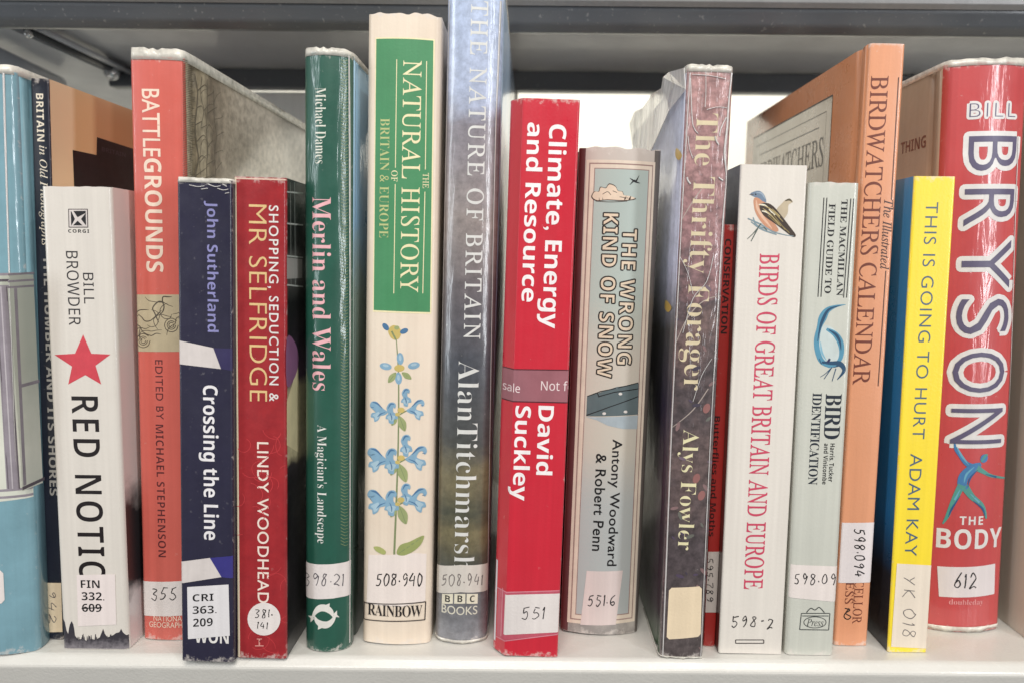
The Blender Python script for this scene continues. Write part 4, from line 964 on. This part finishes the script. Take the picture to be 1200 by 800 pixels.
# 18 red hardback with giant outlined letters
sp = mat('cherry_jacket', S(204, 64, 66), .4, .8, .10, 30, .1, .2)
tanc = mat('fawn_cover', S(164, 136, 112), .38, .6, .1, 14, .1, .15, col2=S(146, 120, 98))
b18 = Book('cherry_hardback', 'thick cherry red hardback with giant outlined letters and a blue dancing figure', (1087.5, 741), (1177, 741), (1113.5, 74), (1215, 74), 0.165, sp, tanc, tanc, bulge=.004, rc=.0025, hard=True)
b18.film(.0018, .0025, .0008, .16)
PUR, OW = ink(92, 84, 116), ink(220, 216, 214)
a = Art(b18, 'author')
a.text('BILL', 1136, 1190, 121, 137, PUR, 'gill', off=-.022, vert=False, outline=5.2, om=OW, space=1.2)
for c, x0, x1, y0, y1 in (('B', 1129, 1196, 154, 206), ('R', 1124, 1193, 216, 271), ('Y', 1121, 1189, 276, 343), ('S', 1114.5, 1187, 345, 397), ('O', 1110, 1182, 407, 465), ('N', 1108, 1179, 473, 525)):
    a.text(c, x0 + 5.5, x1 - 5.5, y0 + 5.5, y1 - 5.5, PUR, 'gill', off=-.012, outline=10.5, om=OW)
a.build()
a = Art(b18, 'dancer_figure', base=.16); X = lambda pts: [(1000 + x / 4, 420 + y / 4) for x, y in pts]
CB, CG = ink(60, 122, 180), ink(72, 148, 138)
a.ellipse(*X([(612, 466)])[0], 4.2, 5.2, CB, .5)
a.line(X([(598, 492), (560, 512), (520, 548), (510, 590), (528, 612)]), [4, 10, 11, 10, 6], CB)
a.line(X([(578, 512), (530, 490), (500, 452), (478, 420), (474, 384)]), [7, 5, 4, 3, 1.2], CB)
a.line(X([(578, 510), (612, 530), (650, 548), (722, 554)]), [7, 4.6, 3.4, 1.2], CG)
a.line(X([(506, 590), (482, 640), (458, 690), (440, 735), (418, 772)]), [8, 7, 5, 4, 1.5], CG)
a.line(X([(520, 596), (556, 646), (598, 680), (615, 715), (622, 748)]), [9, 7, 5, 4, 2], CG)
a.line(X([(598, 482), (620, 452), (630, 450)]), [2, 3, 1], CG)
CL, CDk = ink(96, 168, 196), ink(40, 84, 140)
for pts in ([(566, 506), (530, 540), (518, 580)], [(540, 496), (508, 455), (484, 412)], [(500, 610), (474, 660)], [(548, 632), (590, 672)]): a.line(X(pts), [.5, 2.4, .6][:len(pts)], CL)
for pts in ([(582, 520), (548, 556), (536, 600)], [(500, 640), (462, 700), (444, 740)], [(560, 664), (604, 700), (616, 736)], [(620, 540), (670, 553)]): a.line(X(pts), [.6, 2.2, .6][:len(pts)], CDk)
a.build()
a = Art(b18, 'title'); a.text('THE', 1124.5, 1152, 604.5, 614.5, OW, 'bold', vert=False, space=1.15); a.text('BODY', 1097, 1173, 619.5, 643, OW, 'bold', vert=False, space=1.02); a.build()
label_(b18, [(1098, 662.5), (1166, 659.5), (1165, 695), (1100, 698)], lambda q: q.hand('612', 1117, 1147, 671, 688, BLACK, 1.4), mat('sticker_white', S(214, 204, 204), .6, 0, .05))
a = Art(b18, 'publisher_logo'); a.text('doubleday', 1112, 1152, 702, 710, ink(224, 150, 150), 'serif', off=-.01, vert=False); a.build()
a = Art(b18, 'cover_lettering', side=-1); a.text('THING', 1056, 1085, 163, 177, ink(112, 62, 52), 'bold', vert=False); a.build()

# 19 pale book at the right edge
sp = mat('putty_laminate', S(196, 180, 164), .45, .3, .06, 20)
b19 = Book('putty_book', 'putty coloured book mostly cut off by the right edge, beside the cherry hardback', (1205, 752), (1260, 752), (1246, 110), (1300, 110), 0.14, sp, sp, sp, rc=.001)

# raised folds where the jackets turn round the joints, highlights painted in pale colour
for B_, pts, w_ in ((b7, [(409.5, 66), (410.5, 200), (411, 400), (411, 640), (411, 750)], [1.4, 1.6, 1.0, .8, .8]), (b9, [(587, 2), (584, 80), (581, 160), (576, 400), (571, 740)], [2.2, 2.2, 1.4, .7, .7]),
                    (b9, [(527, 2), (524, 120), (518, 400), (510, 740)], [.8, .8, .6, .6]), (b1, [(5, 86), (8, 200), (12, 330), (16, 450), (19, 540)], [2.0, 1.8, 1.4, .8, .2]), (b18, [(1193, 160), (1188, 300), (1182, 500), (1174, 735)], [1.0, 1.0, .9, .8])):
    Art(B_, 'jacket_fold_highlight', base=.3).ridge(pts, w_, FG).build()

# a book of the row behind, fore-edge showing in the gap over the sepia cover
bm = bmesh.new(); box(bm, -.0405, .0405, 0, .12, .0006, .2914)
fb = bpy.data.objects.new('far_book', None); COL.objects.link(fb); fb.location = (-.195, .262, 0.0)
fb['label'] = 'blurred white page edges behind, in the gap left of the dark green hardback'; fb['category'] = 'book'
link('page_block', bm, mat('bright_page_edges', S(250, 250, 248), .8, 0, .18, 4, 0), fb)
for nm, xa, xb in (('front_cover', .041, .0424), ('back_cover', -.0424, -.041)):
    bm = bmesh.new(); box(bm, xa, xb, -.002, .125, 0, .292); link(nm, bm, mat('white_board', S(226, 226, 224), .5), fb)
